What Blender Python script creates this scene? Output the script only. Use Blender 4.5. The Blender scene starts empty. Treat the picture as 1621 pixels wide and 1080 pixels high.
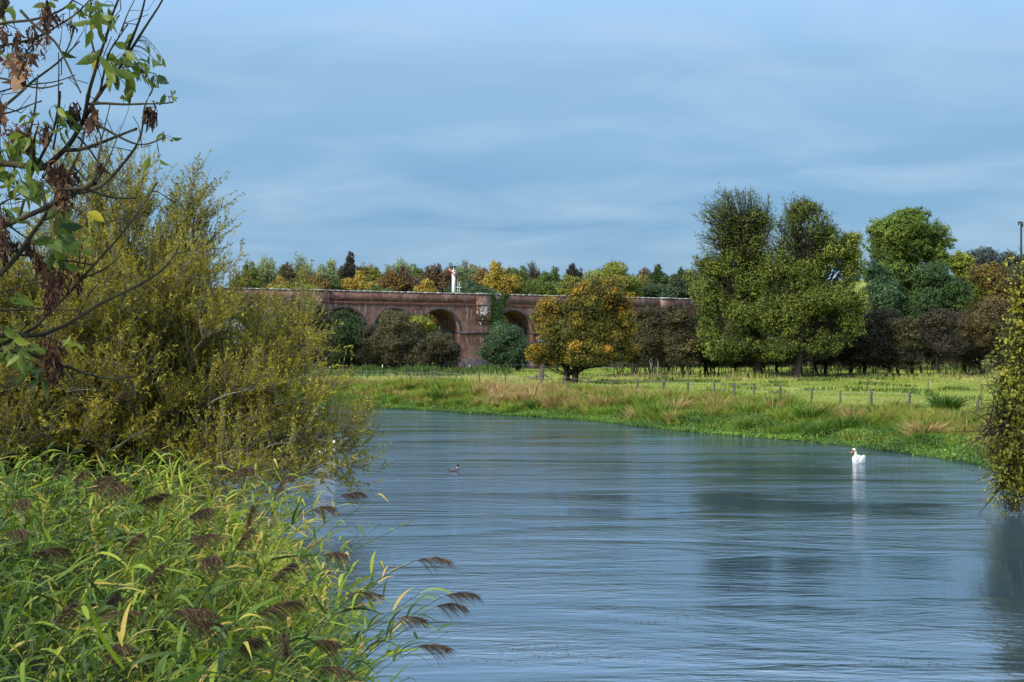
import bpy, math, random
import numpy as np

rng = np.random.default_rng(11)
random.seed(5)
SC = bpy.context.scene
COL = SC.collection
F, CX, HY, CAMZ = 2250.0, 810.5, 570.0, 4.2      # photo focal length (px), centre column, horizon row, eye height


def px_world(px, py, Y):
    return np.array([(px - CX) / F * Y, Y, CAMZ - (py - HY) / F * Y])


# ------------------------------------------------------------------ terrain
def meadow_z(Y):
    return np.maximum(0.5, -0.2 + 0.0125 * np.minimum(Y, 255))


FAR_BANK = [(14, -40), (14, 5), (14.6, 22), (15.4, 34), (17.0, 42), (18.6, 50), (19.1, 57), (18.2, 63.9), (15.8, 72.7), (12.1, 80),
            (9.5, 85.9), (6.4, 96.4), (2.3, 105), (-2.5, 111), (-8.1, 121), (-14.4, 129), (-19.8, 135), (-32, 143), (-60, 152), (-140, 160)]
LEFT_BANK = [(-140, 118), (-60, 104), (-36, 90), (-22, 72), (-13.5, 56), (-10.5, 47), (-9.2, 40), (-7.2, 34), (-5.2, 29), (-4.0, 24.5),
             (-2.7, 21), (-2.3, 18), (-2.2, 12), (-2.4, 4), (-3, -40)]
RIVER = np.array(FAR_BANK + LEFT_BANK, float)


def river_dist(x, y):
    """signed distance to the river edge, positive on land"""
    x = np.asarray(x, float).ravel(); y = np.asarray(y, float).ravel()
    out = np.empty(len(x))
    A = RIVER; B = np.roll(RIVER, -1, 0)
    for s in range(0, len(x), 40000):
        X = x[s:s + 40000, None]; Y = y[s:s + 40000, None]
        d = B - A
        L2 = (d ** 2).sum(1)
        t = np.clip(((X - A[:, 0]) * d[:, 0] + (Y - A[:, 1]) * d[:, 1]) / L2, 0, 1)
        D = np.hypot(X - (A[:, 0] + t * d[:, 0]), Y - (A[:, 1] + t * d[:, 1])).min(1)
        c = (A[:, 1] > Y) != (B[:, 1] > Y)
        den = np.where(B[:, 1] == A[:, 1], 1e-9, B[:, 1] - A[:, 1])
        xi = A[:, 0] + (Y - A[:, 1]) / den * d[:, 0]
        ins = (c & (X < xi)).sum(1) % 2 == 1
        out[s:s + 40000] = np.where(ins, -D, D)
    return out


def sstep(a, b, v):
    t = np.clip((v - a) / (b - a), 0, 1)
    return t * t * (3 - 2 * t)


def bumps(x, y):
    return (np.sin(x * 0.31 + 1.3 * np.sin(y * 0.17)) * np.sin(y * 0.23 + 0.7) + 0.6 * np.sin(x * 0.83 + y * 0.57) * np.sin(y * 0.71 - x * 0.2))


def smooth_noise(x, y, sc, seed):
    r = np.random.default_rng(seed); s = np.zeros(len(x))
    for k in range(7):
        a = r.uniform(0, 2 * np.pi); f = sc * r.uniform(0.6, 2.2)
        s += np.sin((x * math.cos(a) + y * math.sin(a)) * f + r.uniform(0, 6.28) + 1.1 * np.sin(f * .6 * (y * math.cos(a) - x * math.sin(a)) + r.uniform(0, 6)))
    return s / 7 * 1.6


def ground_z(x, y):
    x = np.asarray(x, float); y = np.asarray(y, float); sh = x.shape
    xx = x.ravel(); yy = y.ravel()
    d = river_dist(xx, yy)
    m = meadow_z(yy)
    z = np.where(d < 0, -np.minimum(1.3, 0.10 + 0.6 * -d), -0.10 + (m + 0.10) * (0.35 * sstep(0, 0.8, d) + 0.65 * sstep(0.3, 5.0, d)))
    z = z + np.where(d > 0, 0.06 * bumps(xx, yy) * sstep(1, 6, d), 0)
    hill = 27 * sstep(300, 560, yy) * sstep(-40, 110, xx - 0.12 * (yy - 300)) + 9 * sstep(330, 700, yy)
    return (z + hill).reshape(sh)


def gz(x, y):
    return float(ground_z(np.array([x]), np.array([y]))[0])


def meadow_Y(py):
    return 4.4 / ((py - HY) / F + 0.0125)


# ------------------------------------------------------------------ materials
def new_mat(name):
    m = bpy.data.materials.new(name); m.use_nodes = True
    nt = m.node_tree; nt.nodes.clear()
    out = nt.nodes.new('ShaderNodeOutputMaterial')
    return m, nt, out


def ramp_node(nt, stops, fac=None):
    r = nt.nodes.new('ShaderNodeValToRGB')
    el = r.color_ramp.elements
    while len(el) < len(stops): el.new(0.5)
    for e, (p, c) in zip(el, stops):
        e.position = p; e.color = (*c, 1)
    if fac is not None: nt.links.new(fac, r.inputs[0])
    return r


def noise_node(nt, scale, detail=4, rough=0.55, vec=None, dist=0.0):
    n = nt.nodes.new('ShaderNodeTexNoise')
    n.inputs['Scale'].default_value = scale; n.inputs['Detail'].default_value = detail
    n.inputs['Roughness'].default_value = rough; n.inputs['Distortion'].default_value = dist
    if vec is not None: nt.links.new(vec, n.inputs['Vector'])
    return n


def leaf_mat(name, stops, rough=0.55, transl=0.3, spec=0.25, patch=0.0, patch_scale=0.3):
    """foliage: colour per leaf from the 'tint' attribute, plus growth patches in object space"""
    m, nt, out = new_mat(name)
    at = nt.nodes.new('ShaderNodeAttribute'); at.attribute_name = 'tint'
    fac = at.outputs['Fac']
    if patch > 0:
        tc = nt.nodes.new('ShaderNodeTexCoord')
        n = noise_node(nt, patch_scale, 3, 0.6, tc.outputs['Object'])
        ma = nt.nodes.new('ShaderNodeMath'); ma.operation = 'MULTIPLY_ADD'
        nt.links.new(n.outputs['Fac'], ma.inputs[0]); ma.inputs[1].default_value = patch; ma.inputs[2].default_value = -patch * 0.5
        ad = nt.nodes.new('ShaderNodeMath'); ad.operation = 'ADD'
        nt.links.new(fac, ad.inputs[0]); nt.links.new(ma.outputs[0], ad.inputs[1]); fac = ad.outputs[0]
    r = ramp_node(nt, stops, fac)
    p = nt.nodes.new('ShaderNodeBsdfPrincipled')
    nt.links.new(r.outputs[0], p.inputs['Base Color'])
    p.inputs['Roughness'].default_value = rough
    p.inputs['Specular IOR Level'].default_value = spec
    t = nt.nodes.new('ShaderNodeBsdfTranslucent'); nt.links.new(r.outputs[0], t.inputs['Color'])
    mx = nt.nodes.new('ShaderNodeMixShader'); mx.inputs[0].default_value = transl
    nt.links.new(p.outputs[0], mx.inputs[1]); nt.links.new(t.outputs[0], mx.inputs[2])
    nt.links.new(mx.outputs[0], out.inputs[0])
    return m


def solid_mat(name, c1, c2, scale=6, rough=0.7, spec=0.3, bump=0.0, stretch=(1, 1, 1), detail=5):
    m, nt, out = new_mat(name)
    tc = nt.nodes.new('ShaderNodeTexCoord')
    mp = nt.nodes.new('ShaderNodeMapping'); mp.inputs['Scale'].default_value = stretch
    nt.links.new(tc.outputs['Object'], mp.inputs[0])
    n = noise_node(nt, scale, detail, 0.6, mp.outputs[0])
    r = ramp_node(nt, [(0.3, c1), (0.7, c2)], n.outputs['Fac'])
    p = nt.nodes.new('ShaderNodeBsdfPrincipled')
    nt.links.new(r.outputs[0], p.inputs['Base Color'])
    p.inputs['Roughness'].default_value = rough; p.inputs['Specular IOR Level'].default_value = spec
    if bump:
        b = nt.nodes.new('ShaderNodeBump'); b.inputs['Strength'].default_value = bump; b.inputs['Distance'].default_value = 0.05
        nt.links.new(n.outputs['Fac'], b.inputs['Height']); nt.links.new(b.outputs[0], p.inputs['Normal'])
    nt.links.new(p.outputs[0], out.inputs[0])
    return m


# ------------------------------------------------------------------ mesh building
class MB:
    def __init__(self):
        self.v = []; self.f = []; self.t = []; self.m = []; self.n = 0

    def add(self, v, f, tint=0.5, mi=0):
        """v (N,3); f (M,k) indices into v"""
        v = np.asarray(v, np.float32).reshape(-1, 3); f = np.asarray(f, np.int64)
        if len(v) == 0: return
        self.v.append(v); self.f.append(f + self.n)
        tt = np.asarray(tint, np.float32)
        self.t.append(np.full(len(v), tt, np.float32) if tt.ndim == 0 else tt)
        self.m.append(np.full(len(f), mi, np.int32))
        self.n += len(v)

    def leaves(self, c, d, nrm, L, W, tint):
        """rhombic leaves: centre c, long axis d, normal nrm, all (N,3); L, W (N,)"""
        d = d / (np.linalg.norm(d, axis=1, keepdims=True) + 1e-9)
        s = np.cross(d, nrm); s /= (np.linalg.norm(s, axis=1, keepdims=True) + 1e-9)
        L = np.broadcast_to(np.asarray(L, float), (len(c),))[:, None]; W = np.broadcast_to(np.asarray(W, float), (len(c),))[:, None]
        v = np.stack([c - d * L / 2, c + s * W / 2 - d * L * 0.05, c + d * L / 2, c - s * W / 2 - d * L * 0.05], 1)
        f = np.arange(len(c) * 4).reshape(-1, 4)
        self.add(v.reshape(-1, 3), f, np.repeat(np.broadcast_to(tint, (len(c),)), 4))

    def strips(self, P, side, W, tint):
        """ribbons: P (N,K,3) centre line, side (N,3) or (N,K,3), W (N,K)"""
        N, K, _ = P.shape
        if side.ndim == 2: side = side[:, None, :]
        a = P - side * W[..., None] / 2; b = P + side * W[..., None] / 2
        v = np.stack([a, b], 2).reshape(-1, 3)
        i = (np.arange(N)[:, None] * K + np.arange(K - 1)[None]).ravel() * 2
        f = np.stack([i, i + 1, i + 3, i + 2], 1)
        self.add(v, f, np.repeat(np.broadcast_to(tint, (N,)), K * 2))

    def tubes(self, P, R, sides=3, tint=0.5, mi=0):
        """P (N,K,3), R (N,K)"""
        N, K, _ = P.shape
        T = np.gradient(P, axis=1)
        T /= (np.linalg.norm(T, axis=2, keepdims=True) + 1e-9)
        ref = np.where(np.abs(T[..., 2:3]) > 0.9, np.array([1.0, 0, 0]), np.array([0, 0, 1.0]))
        U = np.cross(T, ref); U /= (np.linalg.norm(U, axis=2, keepdims=True) + 1e-9)
        V = np.cross(T, U)
        a = np.arange(sides) / sides * 2 * np.pi
        ring = P[:, :, None] + R[:, :, None, None] * (U[:, :, None] * np.cos(a)[:, None] + V[:, :, None] * np.sin(a)[:, None])
        v = ring.reshape(-1, 3)
        n = np.arange(N)[:, None, None]; k = np.arange(K - 1)[None, :, None]; j = np.arange(sides)[None, None]
        b = (n * K + k) * sides
        f = np.stack([b + j, b + (j + 1) % sides, b + sides + (j + 1) % sides, b + sides + j], -1).reshape(-1, 4)
        tt = np.repeat(np.broadcast_to(tint, (N,)), K * sides)
        self.add(v, f, tt, mi)

    def capped(self, pts, rad, sides=12):
        self.tube(pts, rad, sides); b = self.n - len(self.v[-1]); k = len(self.v[-1])
        for f in (list(range(b, b + sides))[::-1], list(range(b + k - sides, b + k))):
            self.f.append(np.array([f], np.int64)); self.m.append(np.zeros(1, np.int32))

    def tube(self, pts, rad, sides=6, tint=0.5, mi=0):
        pts = np.asarray(pts, float)[None]; rad = np.broadcast_to(np.asarray(rad, float), (pts.shape[1],))[None]
        self.tubes(pts, rad, sides, np.array([tint]), mi)

    def box(self, lo, hi, tint=0.5, mi=0):
        x0, y0, z0 = lo; x1, y1, z1 = hi
        v = [(x0, y0, z0), (x1, y0, z0), (x1, y1, z0), (x0, y1, z0), (x0, y0, z1), (x1, y0, z1), (x1, y1, z1), (x0, y1, z1)]
        f = [(0, 3, 2, 1), (4, 5, 6, 7), (0, 1, 5, 4), (1, 2, 6, 5), (2, 3, 7, 6), (3, 0, 4, 7)]
        self.add(v, f, tint, mi)

    def build(self, name, mats, parent=None, smooth=False):
        me = bpy.data.meshes.new(name)
        if self.v:
            v = np.concatenate(self.v)
            if parent is not None: v = v - np.array(parent['_w'], np.float32)
            loops = np.concatenate([f.ravel() for f in self.f]).astype(np.int32)
            tot = np.concatenate([np.full(len(f), f.shape[1], np.int32) for f in self.f])
            st = np.concatenate([[0], np.cumsum(tot)[:-1]]).astype(np.int32)
            me.vertices.add(len(v)); me.vertices.foreach_set('co', v.astype(np.float32).ravel())
            me.loops.add(len(loops)); me.loops.foreach_set('vertex_index', loops)
            me.polygons.add(len(tot)); me.polygons.foreach_set('loop_start', st); me.polygons.foreach_set('loop_total', tot)
            me.polygons.foreach_set('material_index', np.concatenate(self.m))
            if smooth: me.polygons.foreach_set('use_smooth', np.ones(len(tot), bool))
            me.update(calc_edges=True)
            at = me.attributes.new('tint', 'FLOAT', 'POINT'); at.data.foreach_set('value', np.concatenate(self.t).astype(np.float32))
        for m in (mats if isinstance(mats, (list, tuple)) else [mats]): me.materials.append(m)
        o = bpy.data.objects.new(name, me); COL.objects.link(o)
        if parent is not None: o.parent = parent
        return o


def thing(name, label, cat, loc, group=None):
    o = bpy.data.objects.new(name, None); COL.objects.link(o)
    o.location = loc; o['label'] = label; o['category'] = cat
    o['_w'] = [float(a) for a in loc]
    if group: o['group'] = group
    o.empty_display_size = 0.3
    return o


def tag(o, label=None, cat=None, group=None, kind=None):
    if label: o['label'] = label
    if cat: o['category'] = cat
    if group: o['group'] = group
    if kind: o['kind'] = kind
    return o


def rand_dir(n):
    v = rng.normal(size=(n, 3)); return v / np.linalg.norm(v, axis=1, keepdims=True)


def curve_pts(p0, p1, k=6, sag=0.0, wob=0.0, up=0.0):
    p0 = np.asarray(p0, float); p1 = np.asarray(p1, float)
    t = np.linspace(0, 1, k)[:, None]
    L = np.linalg.norm(p1 - p0)
    P = p0 + (p1 - p0) * t
    P[:, 2] += (4 * t * (1 - t))[:, 0] * L * (up - sag)
    if wob:
        w = rng.normal(size=(k, 3)) * L * wob; w[0] = 0; w[-1] = 0
        P += w
    return P


# ------------------------------------------------------------------ colours
BARK = solid_mat('bark_grey', (0.035, 0.030, 0.024), (0.10, 0.088, 0.068), 5, 0.9, 0.1, 0.6, (1, 1, 0.25))
BARK_DARK = solid_mat('bark_dark', (0.018, 0.015, 0.012), (0.05, 0.042, 0.032), 5, 0.9, 0.1, 0.6, (1, 1, 0.25))
BARK_PALE = solid_mat('bark_pale', (0.16, 0.14, 0.12), (0.30, 0.27, 0.23), 3, 0.85, 0.1, 0.4, (1, 1, 0.3))
BARK_WILLOW = solid_mat('bark_willow', (0.08, 0.07, 0.04), (0.26, 0.24, 0.17), 3, 0.85, 0.15, 0.4, (1, 1, 0.3))
BARK_ASH = solid_mat('bark_ash_lichen', (0.014, 0.012, 0.010), (0.065, 0.058, 0.024), 7, 0.85, 0.15, 0.5)

L_ = {}
L_['olive'] = leaf_mat('leaf_olive', [(0, (0.055, 0.079, 0.014)), (0.5, (0.134, 0.174, 0.027)), (1, (0.269, 0.301, 0.047))])
L_['darkgreen'] = leaf_mat('leaf_dark_green', [(0, (0.032, 0.060, 0.020)), (0.5, (0.072, 0.125, 0.033)), (1, (0.148, 0.217, 0.050))])
L_['bluegreen'] = leaf_mat('leaf_blue_green', [(0, (0.041, 0.075, 0.033)), (0.5, (0.081, 0.141, 0.059)), (1, (0.152, 0.225, 0.089))])
L_['green'] = leaf_mat('leaf_green', [(0, (0.056, 0.094, 0.017)), (0.5, (0.124, 0.186, 0.030)), (1, (0.228, 0.287, 0.047))])
L_['yelgreen'] = leaf_mat('leaf_yellow_green', [(0, (0.106, 0.128, 0.018)), (0.5, (0.240, 0.271, 0.032)), (1, (0.406, 0.391, 0.053))])
L_['yellow'] = leaf_mat('leaf_yellow', [(0, (0.228, 0.157, 0.025)), (0.5, (0.491, 0.332, 0.038)), (1, (0.600, 0.525, 0.062))])
L_['orange'] = leaf_mat('leaf_orange', [(0, (0.202, 0.101, 0.025)), (0.5, (0.438, 0.212, 0.037)), (1, (0.600, 0.337, 0.051))])
L_['russet'] = leaf_mat('leaf_russet', [(0, (0.130, 0.065, 0.036)), (0.5, (0.244, 0.121, 0.059)), (1, (0.389, 0.194, 0.082))])
L_['greygreen'] = leaf_mat('leaf_grey_green', [(0, (0.152, 0.189, 0.090)), (0.5, (0.274, 0.328, 0.140)), (1, (0.439, 0.481, 0.198))])
L_['brownolive'] = leaf_mat('leaf_brown_olive', [(0, (0.048, 0.046, 0.025)), (0.5, (0.104, 0.092, 0.040)), (1, (0.200, 0.163, 0.059))])
L_['purple'] = leaf_mat('leaf_purple_brown', [(0, (0.055, 0.046, 0.032)), (0.5, (0.110, 0.085, 0.059)), (1, (0.198, 0.151, 0.089))])
L_['haw'] = leaf_mat('leaf_turning_hawthorn', [(0, (0.050, 0.062, 0.014)), (0.45, (0.130, 0.130, 0.021)), (0.75, (0.365, 0.243, 0.025)), (1, (0.600, 0.328, 0.030))])
L_['amber'] = leaf_mat('leaf_amber', [(0, (0.120, 0.090, 0.024)), (0.5, (0.252, 0.180, 0.036)), (1, (0.384, 0.276, 0.054))])
L_['bronze'] = leaf_mat('leaf_bronze', [(0, (0.040, 0.039, 0.017)), (0.5, (0.098, 0.081, 0.030)), (1, (0.218, 0.155, 0.052))])
L_['purple'] = leaf_mat('leaf_dusky_brown', [(0, (0.041, 0.037, 0.022)), (0.5, (0.090, 0.074, 0.045)), (1, (0.171, 0.135, 0.077))])
L_['orange'] = leaf_mat('leaf_muted_orange', [(0, (0.127, 0.081, 0.025)), (0.5, (0.276, 0.167, 0.039)), (1, (0.414, 0.265, 0.052))])
L_['russet'] = leaf_mat('leaf_muted_russet', [(0, (0.085, 0.055, 0.034)), (0.5, (0.170, 0.105, 0.055)), (1, (0.270, 0.165, 0.075))])
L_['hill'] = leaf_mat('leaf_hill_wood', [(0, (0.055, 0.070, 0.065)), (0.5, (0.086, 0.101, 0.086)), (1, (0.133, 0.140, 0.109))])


# ------------------------------------------------------------------ trees described by crown lobes
def make_tree(name, label, cat, Y, trunk_px, lobes, leaf, group=None, bark=BARK, trunk_r=0.22, leafsize=(0.32, 0.19), cover=4.2,
              clump=0.30, twig=8, trunks=None, lean=0.0, base=None, bare=False, clear=None, twig_r=0.018, flat=0.65, pale=0, nclump=None, zmin=None, loose_share=0.34, limbs=0.10, boughs=11, airy_leaf=.7):
    """lobes: list of (px, py, rx, ry, tint[, density]) seen at distance Y; the tree stands on the terrain at trunk_px"""
    leafsize = (leafsize[0] * (.80 if cat == 'tree' else 1), leafsize[1] * (.80 if cat == 'tree' else 1))
    s = Y / F
    X0 = (trunk_px - CX) * s
    z0 = gz(X0, Y) if base is None else base
    root = thing(name, label, cat, (X0, Y, z0), group)
    C, R, T, D = [], [], [], []
    for lb in lobes:
        px, py, rx, ry, tn = lb[:5]
        C.append(((px - CX) * s, Y + rng.uniform(-0.25, 0.25) * rx * s, CAMZ - (py - HY) * s)); R.append((rx * s, rx * s * 0.85, ry * s)); T.append(tn)
        D.append(lb[5] if len(lb) > 5 else 1.0)
    C = np.array(C); R = np.array(R); T = np.array(T); D = np.array(D)
    full_c, full_r = C, R
    am_ = D < .65
    airy = [(C[i], R[i], T[i]) for i in range(len(C)) if am_[i] and not bare]
    if not bare: C, R, T, D = C[~am_], R[~am_], T[~am_], D[~am_]
    c2, r2, t2, d2 = [], [], [], []
    for i in range(len(C)):                      # break every lobe into boughs of uneven size
        for _ in range(boughs):
            u_ = rand_dir(1)[0]; f_ = rng.uniform(.32, .60)
            c2.append(C[i] + u_ * R[i] * rng.uniform(.35, 1.0) * (1.04 - f_ * .75)); r2.append(R[i] * f_ * np.array([1.1, 1.1, .9])); t2.append(T[i] + rng.normal() * .16); d2.append(D[i])
        c2.append(C[i]); r2.append(R[i] * .80); t2.append(T[i] - .05); d2.append(D[i])
    C, R, T, D = np.array(c2).reshape(-1, 3), np.array(r2).reshape(-1, 3), np.array(t2), np.array(d2)
    ok_l = C[:, 2] + R[:, 2] * .6 > z0 + .6
    C, R, T, D = C[ok_l], R[ok_l], T[ok_l], D[ok_l]
    crown = MB(); wood = MB()
    top = (full_c[:, 2] + full_r[:, 2]).max()
    cx = np.average(full_c[:, 0], weights=full_r[:, 0] * full_r[:, 2])
    offs = trunks or [(0.0, 0.0, 1.0)]
    stems = []
    for (ox, oy, rs) in offs:
        ztop = z0 + (top - z0) * rng.uniform(0.72, 0.85)
        k = 9
        t = np.linspace(0, 1, k)
        P = np.zeros((k, 3))
        P[:, 0] = X0 + ox * (1 + 1.5 * t) + (cx - X0) * t ** 1.6 + lean * t + np.r_[0, np.cumsum(rng.normal(size=k - 1) * 0.10 * trunk_r / 0.22)]
        P[:, 1] = Y + oy * (1 + 1.5 * t) + np.r_[0, np.cumsum(rng.normal(size=k - 1) * 0.10)]
        P[:, 2] = z0 - 0.25 + (ztop - z0 + 0.25) * t
        rr = trunk_r * rs * (1 - 0.88 * t); rr[0] *= 1.35
        wood.tube(P, rr, 8, 0.5)
        stems.append((P, rr))
    for (ac, ar, at_) in airy:                   # open fans of fine branches with sprays of leaves at their ends
        nb = int(22 + 3.5 * ar[0] * ar[2])
        Pq, ld, ltn = [], [], []
        for _ in range(nb):
            P, rr = stems[rng.integers(len(stems))]
            u_ = rand_dir(1)[0]; u_[2] = abs(u_[2]) * .9 - .25
            e = ac + u_ * ar * rng.uniform(.65, 1.12)
            q = int(np.clip(round(rng.uniform(.55, .98) * 8), 3, 8))
            b = curve_pts(P[q], e, 7, 0, .03, rng.uniform(-.02, .08))
            wood.tube(b, np.linspace(min(.085, rr[q] * .7), .015, 7), 4, .5)
            m_ = 9
            ix = rng.uniform(2.6, 6, m_); i0 = np.minimum(ix.astype(int), 5); f_ = (ix - i0)[:, None]
            s0_ = b[i0] * (1 - f_) + b[i0 + 1] * f_
            dd = rand_dir(m_) * .8 + (b[-1] - b[3]) / (np.linalg.norm(b[-1] - b[3]) + .01) * .6; dd[:, 2] += .15
            dd /= np.linalg.norm(dd, axis=1, keepdims=True); ln = rng.uniform(.5, 1.3, m_)[:, None]
            wood.tubes(np.stack([s0_, s0_ + dd * ln * .5, s0_ + dd * ln], 1), np.tile([.02, .014, .007], (m_, 1)), 3, .5)
            k_ = int(rng.choice([0, 6, 12, 18]) * airy_leaf)
            tt = rng.uniform(.3, 1.1, (m_, k_, 1))
            pts = (s0_[:, None] + dd[:, None] * ln[:, None] * tt).reshape(-1, 3) + rng.normal(size=(m_ * k_, 3)) * .13
            Pq.append(pts); ltn.append(np.full(len(pts), at_ + rng.normal() * .12))
        Pq = np.concatenate(Pq); ltn = np.concatenate(ltn); n = len(Pq)
        nr = rand_dir(n) + [0, -.15, .5]; sc_ = rng.uniform(.6, 1.3, n)
        crown.leaves(Pq, rng.normal(size=(n, 3)) - [0, 0, .3], nr, leafsize[0] * sc_, leafsize[1] * sc_, np.clip(ltn + rng.normal(size=n) * .1, 0, 1))
    for i in range(len(C)):
        area = math.pi * R[i, 0] * R[i, 2]
        rc = clump * (R[i, 0] * R[i, 2]) ** 0.5
        rc = min(max(rc * 1.35, 0.35), 1.5)
        M = nclump or int(np.clip(1.5 * (R[i, 0] * R[i, 2] * R[i, 1]) ** (2 / 3) / rc ** 2 * 1.3, 4, 14))
        u = rand_dir(M); rad = rng.uniform(0.15, 1, M) ** 0.42 * rng.uniform(.88, 1.08, M)
        cc = C[i] + u * R[i] * rad[:, None] * 0.95
        if zmin is not None: cc[:, 2] = np.where(cc[:, 2] < zmin, zmin + (zmin - cc[:, 2]) * .7 + rng.uniform(0, .9, M) - .5, cc[:, 2])
        # limb to every few clumps, thin branches to the others
        for j in range(M):
            if rng.uniform() > limbs: continue
            P, rr = stems[rng.integers(len(stems))]
            hh = (cc[j, 2] - P[0, 2]) / max(P[-1, 2] - P[0, 2], 0.1)
            q = int(np.clip(round((hh * rng.uniform(0.35, 0.75)) * 8), 1, 8))
            b = curve_pts(P[q], cc[j], 5, 0, 0.035, rng.uniform(-0.02, 0.10))
            r0 = min(rr[q] * 0.5, 0.02 + 0.010 * np.linalg.norm(cc[j] - P[q]))
            wood.tube(b, r0 * np.linspace(1, 0.25, 5), 4, 0.5)
        # twigs out of the clumps
        nt_ = max(0, int(M * twig * .7))
        if nt_:
            ci = rng.integers(0, M, nt_)
            dd = rand_dir(nt_); dd = dd + 0.7 * (cc[ci] - C[i]) / R[i]; dd[:, 2] += 0.25
            dd /= np.linalg.norm(dd, axis=1, keepdims=True)
            ln = rc * rng.uniform(0.7, 1.7, nt_)[:, None]
            p0 = cc[ci] + rng.normal(size=(nt_, 3)) * rc * 0.2
            p1 = p0 + dd * ln * 0.55 + rng.normal(size=(nt_, 3)) * rc * 0.1
            p2 = p0 + dd * ln
            p2[:, 2] += rng.uniform(-0.1, 0.15, nt_) * ln[:, 0]
            wood.tubes(np.stack([p0, p1, p2], 1), np.tile([twig_r, twig_r * 0.7, twig_r * 0.35], (nt_, 1)), 3, rng.uniform(0.2, 0.8, nt_))
        if bare: continue
        la = leafsize[0] * leafsize[1] / 2
        n = int(cover * D[i] * area / la * .60)
        ci = rng.integers(0, M, n); loose = rng.uniform(size=n) < (loose_share if D[i] > .65 else .6)
        ctint = T[i] + rng.normal(size=M) * 0.19
        sz = rng.uniform(0.7, 1.25, M)
        u = rand_dir(n); rad = rng.uniform(0, 1, n) ** 0.45
        off = u * rad[:, None] * (rc * sz[ci])[:, None] * np.array([1, 1, flat]) * 1.15
        p = cc[ci] + off
        p[:, 2] -= (off[:, 0] ** 2 + off[:, 1] ** 2) / (rc * 4)
        u2 = rand_dir(n); pl_ = C[i] + u2 * R[i] * (rng.uniform(.1, 1, n) ** .6)[:, None] * .95
        if zmin is not None: pl_[:, 2] = np.where(pl_[:, 2] < zmin, zmin + (zmin - pl_[:, 2]) * .7 + rng.uniform(0, .8, n) - .4, pl_[:, 2])
        p = np.where(loose[:, None], pl_, p); u = np.where(loose[:, None], u2, u)
        nrm = u * 0.8 + rng.normal(size=(n, 3)) * 0.6 + np.array([0, -0.15, 0.55])
        nrm /= np.linalg.norm(nrm, axis=1, keepdims=True)
        d = np.cross(nrm, rand_dir(n)); d[:, 2] -= 0.25
        sc_ = rng.uniform(0.45, 1.45, n)
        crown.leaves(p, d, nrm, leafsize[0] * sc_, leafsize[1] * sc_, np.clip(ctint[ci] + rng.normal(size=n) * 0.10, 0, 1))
    wood.build('trunk', bark, root, smooth=True)
    if not bare: crown.build('crown', leaf, root)
    else: pass
    if pale:
        pm = MB()
        for _ in range(pale):
            x = X0 + rng.uniform(-1, 1) * R[0, 0] * 0.8
            p0 = np.array([x, Y - R[0, 1] * 0.55, z0 + rng.uniform(0, 0.3)])
            p1 = p0 + np.array([rng.uniform(-0.4, 1.6), -0.3, rng.uniform(2.2, 4.2)])
            pm.tube(curve_pts(p0, p1, 7, 0, 0.05, 0.02), np.linspace(0.10, 0.03, 7), 5)
        o = pm.build('dead_stem', BARK_PALE, root, smooth=True); o['label'] = 'pale bare stem at the front of the tree'
    return root


# ------------------------------------------------------------------ camera, sky, sun
cam = bpy.data.cameras.new('Camera'); co = bpy.data.objects.new('Camera', cam); COL.objects.link(co)
cam.sensor_width = 36; cam.lens = 36 * F / 1621
co.location = (0, 0, CAMZ); co.rotation_euler = (math.pi / 2, 0, 0)
cam.shift_y = (HY - 540) / 1621; cam.shift_x = 0
cam.clip_end = 12000; cam.clip_start = 0.1
SC.camera = co

EXPOSURE = 1.42
SUN_EL, SUN_AZ = math.radians(36), math.radians(228)      # behind the camera to the left
w = bpy.data.worlds.new('World'); SC.world = w; w.use_nodes = True
nt = w.node_tree; nt.nodes.clear()
wo = nt.nodes.new('ShaderNodeOutputWorld'); bg = nt.nodes.new('ShaderNodeBackground'); bg.inputs['Strength'].default_value = 0.1
sky = nt.nodes.new('ShaderNodeTexSky'); sky.sky_type = 'NISHITA'; sky.sun_disc = False
sky.sun_elevation = SUN_EL; sky.sun_rotation = SUN_AZ; sky.air_density = 1.2; sky.dust_density = 1.5
tc = nt.nodes.new('ShaderNodeTexCoord')
sep = nt.nodes.new('ShaderNodeSeparateXYZ'); nt.links.new(tc.outputs['Generated'], sep.inputs[0])


def wmath(op, a, b=None, clamp=False):
    n = nt.nodes.new('ShaderNodeMath'); n.operation = op; n.use_clamp = clamp
    for i, q in enumerate((a, b)):
        if q is None: continue
        if isinstance(q, (int, float)): n.inputs[i].default_value = q
        else: nt.links.new(q, n.inputs[i])
    return n.outputs[0]


zc = wmath('MAXIMUM', sep.outputs[2], 0.0)
den = wmath('ADD', zc, 0.16)
cu = wmath('DIVIDE', sep.outputs[0], den); cv = wmath('DIVIDE', sep.outputs[1], den)
comb = nt.nodes.new('ShaderNodeCombineXYZ'); nt.links.new(cu, comb.inputs[0]); nt.links.new(cv, comb.inputs[1])
mp = nt.nodes.new('ShaderNodeMapping'); mp.inputs['Scale'].default_value = (0.95, 1.35, 1); mp.inputs['Rotation'].default_value = (0, 0, -0.16)
mp.inputs['Location'].default_value = (3.1, 1.7, 0)
nt.links.new(comb.outputs[0], mp.inputs[0])
n1 = noise_node(nt, 0.8, 3, 0.5, mp.outputs[0], 0.4)
n2 = noise_node(nt, 1.9, 3.5, 0.5, mp.outputs[0], 0.5)
band = ramp_node(nt, [(0.30, (0, 0, 0)), (0.72, (1, 1, 1))], n1.outputs['Fac'])
wisp = ramp_node(nt, [(0.44, (0, 0, 0)), (0.74, (1, 1, 1))], n2.outputs['Fac'])
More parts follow.
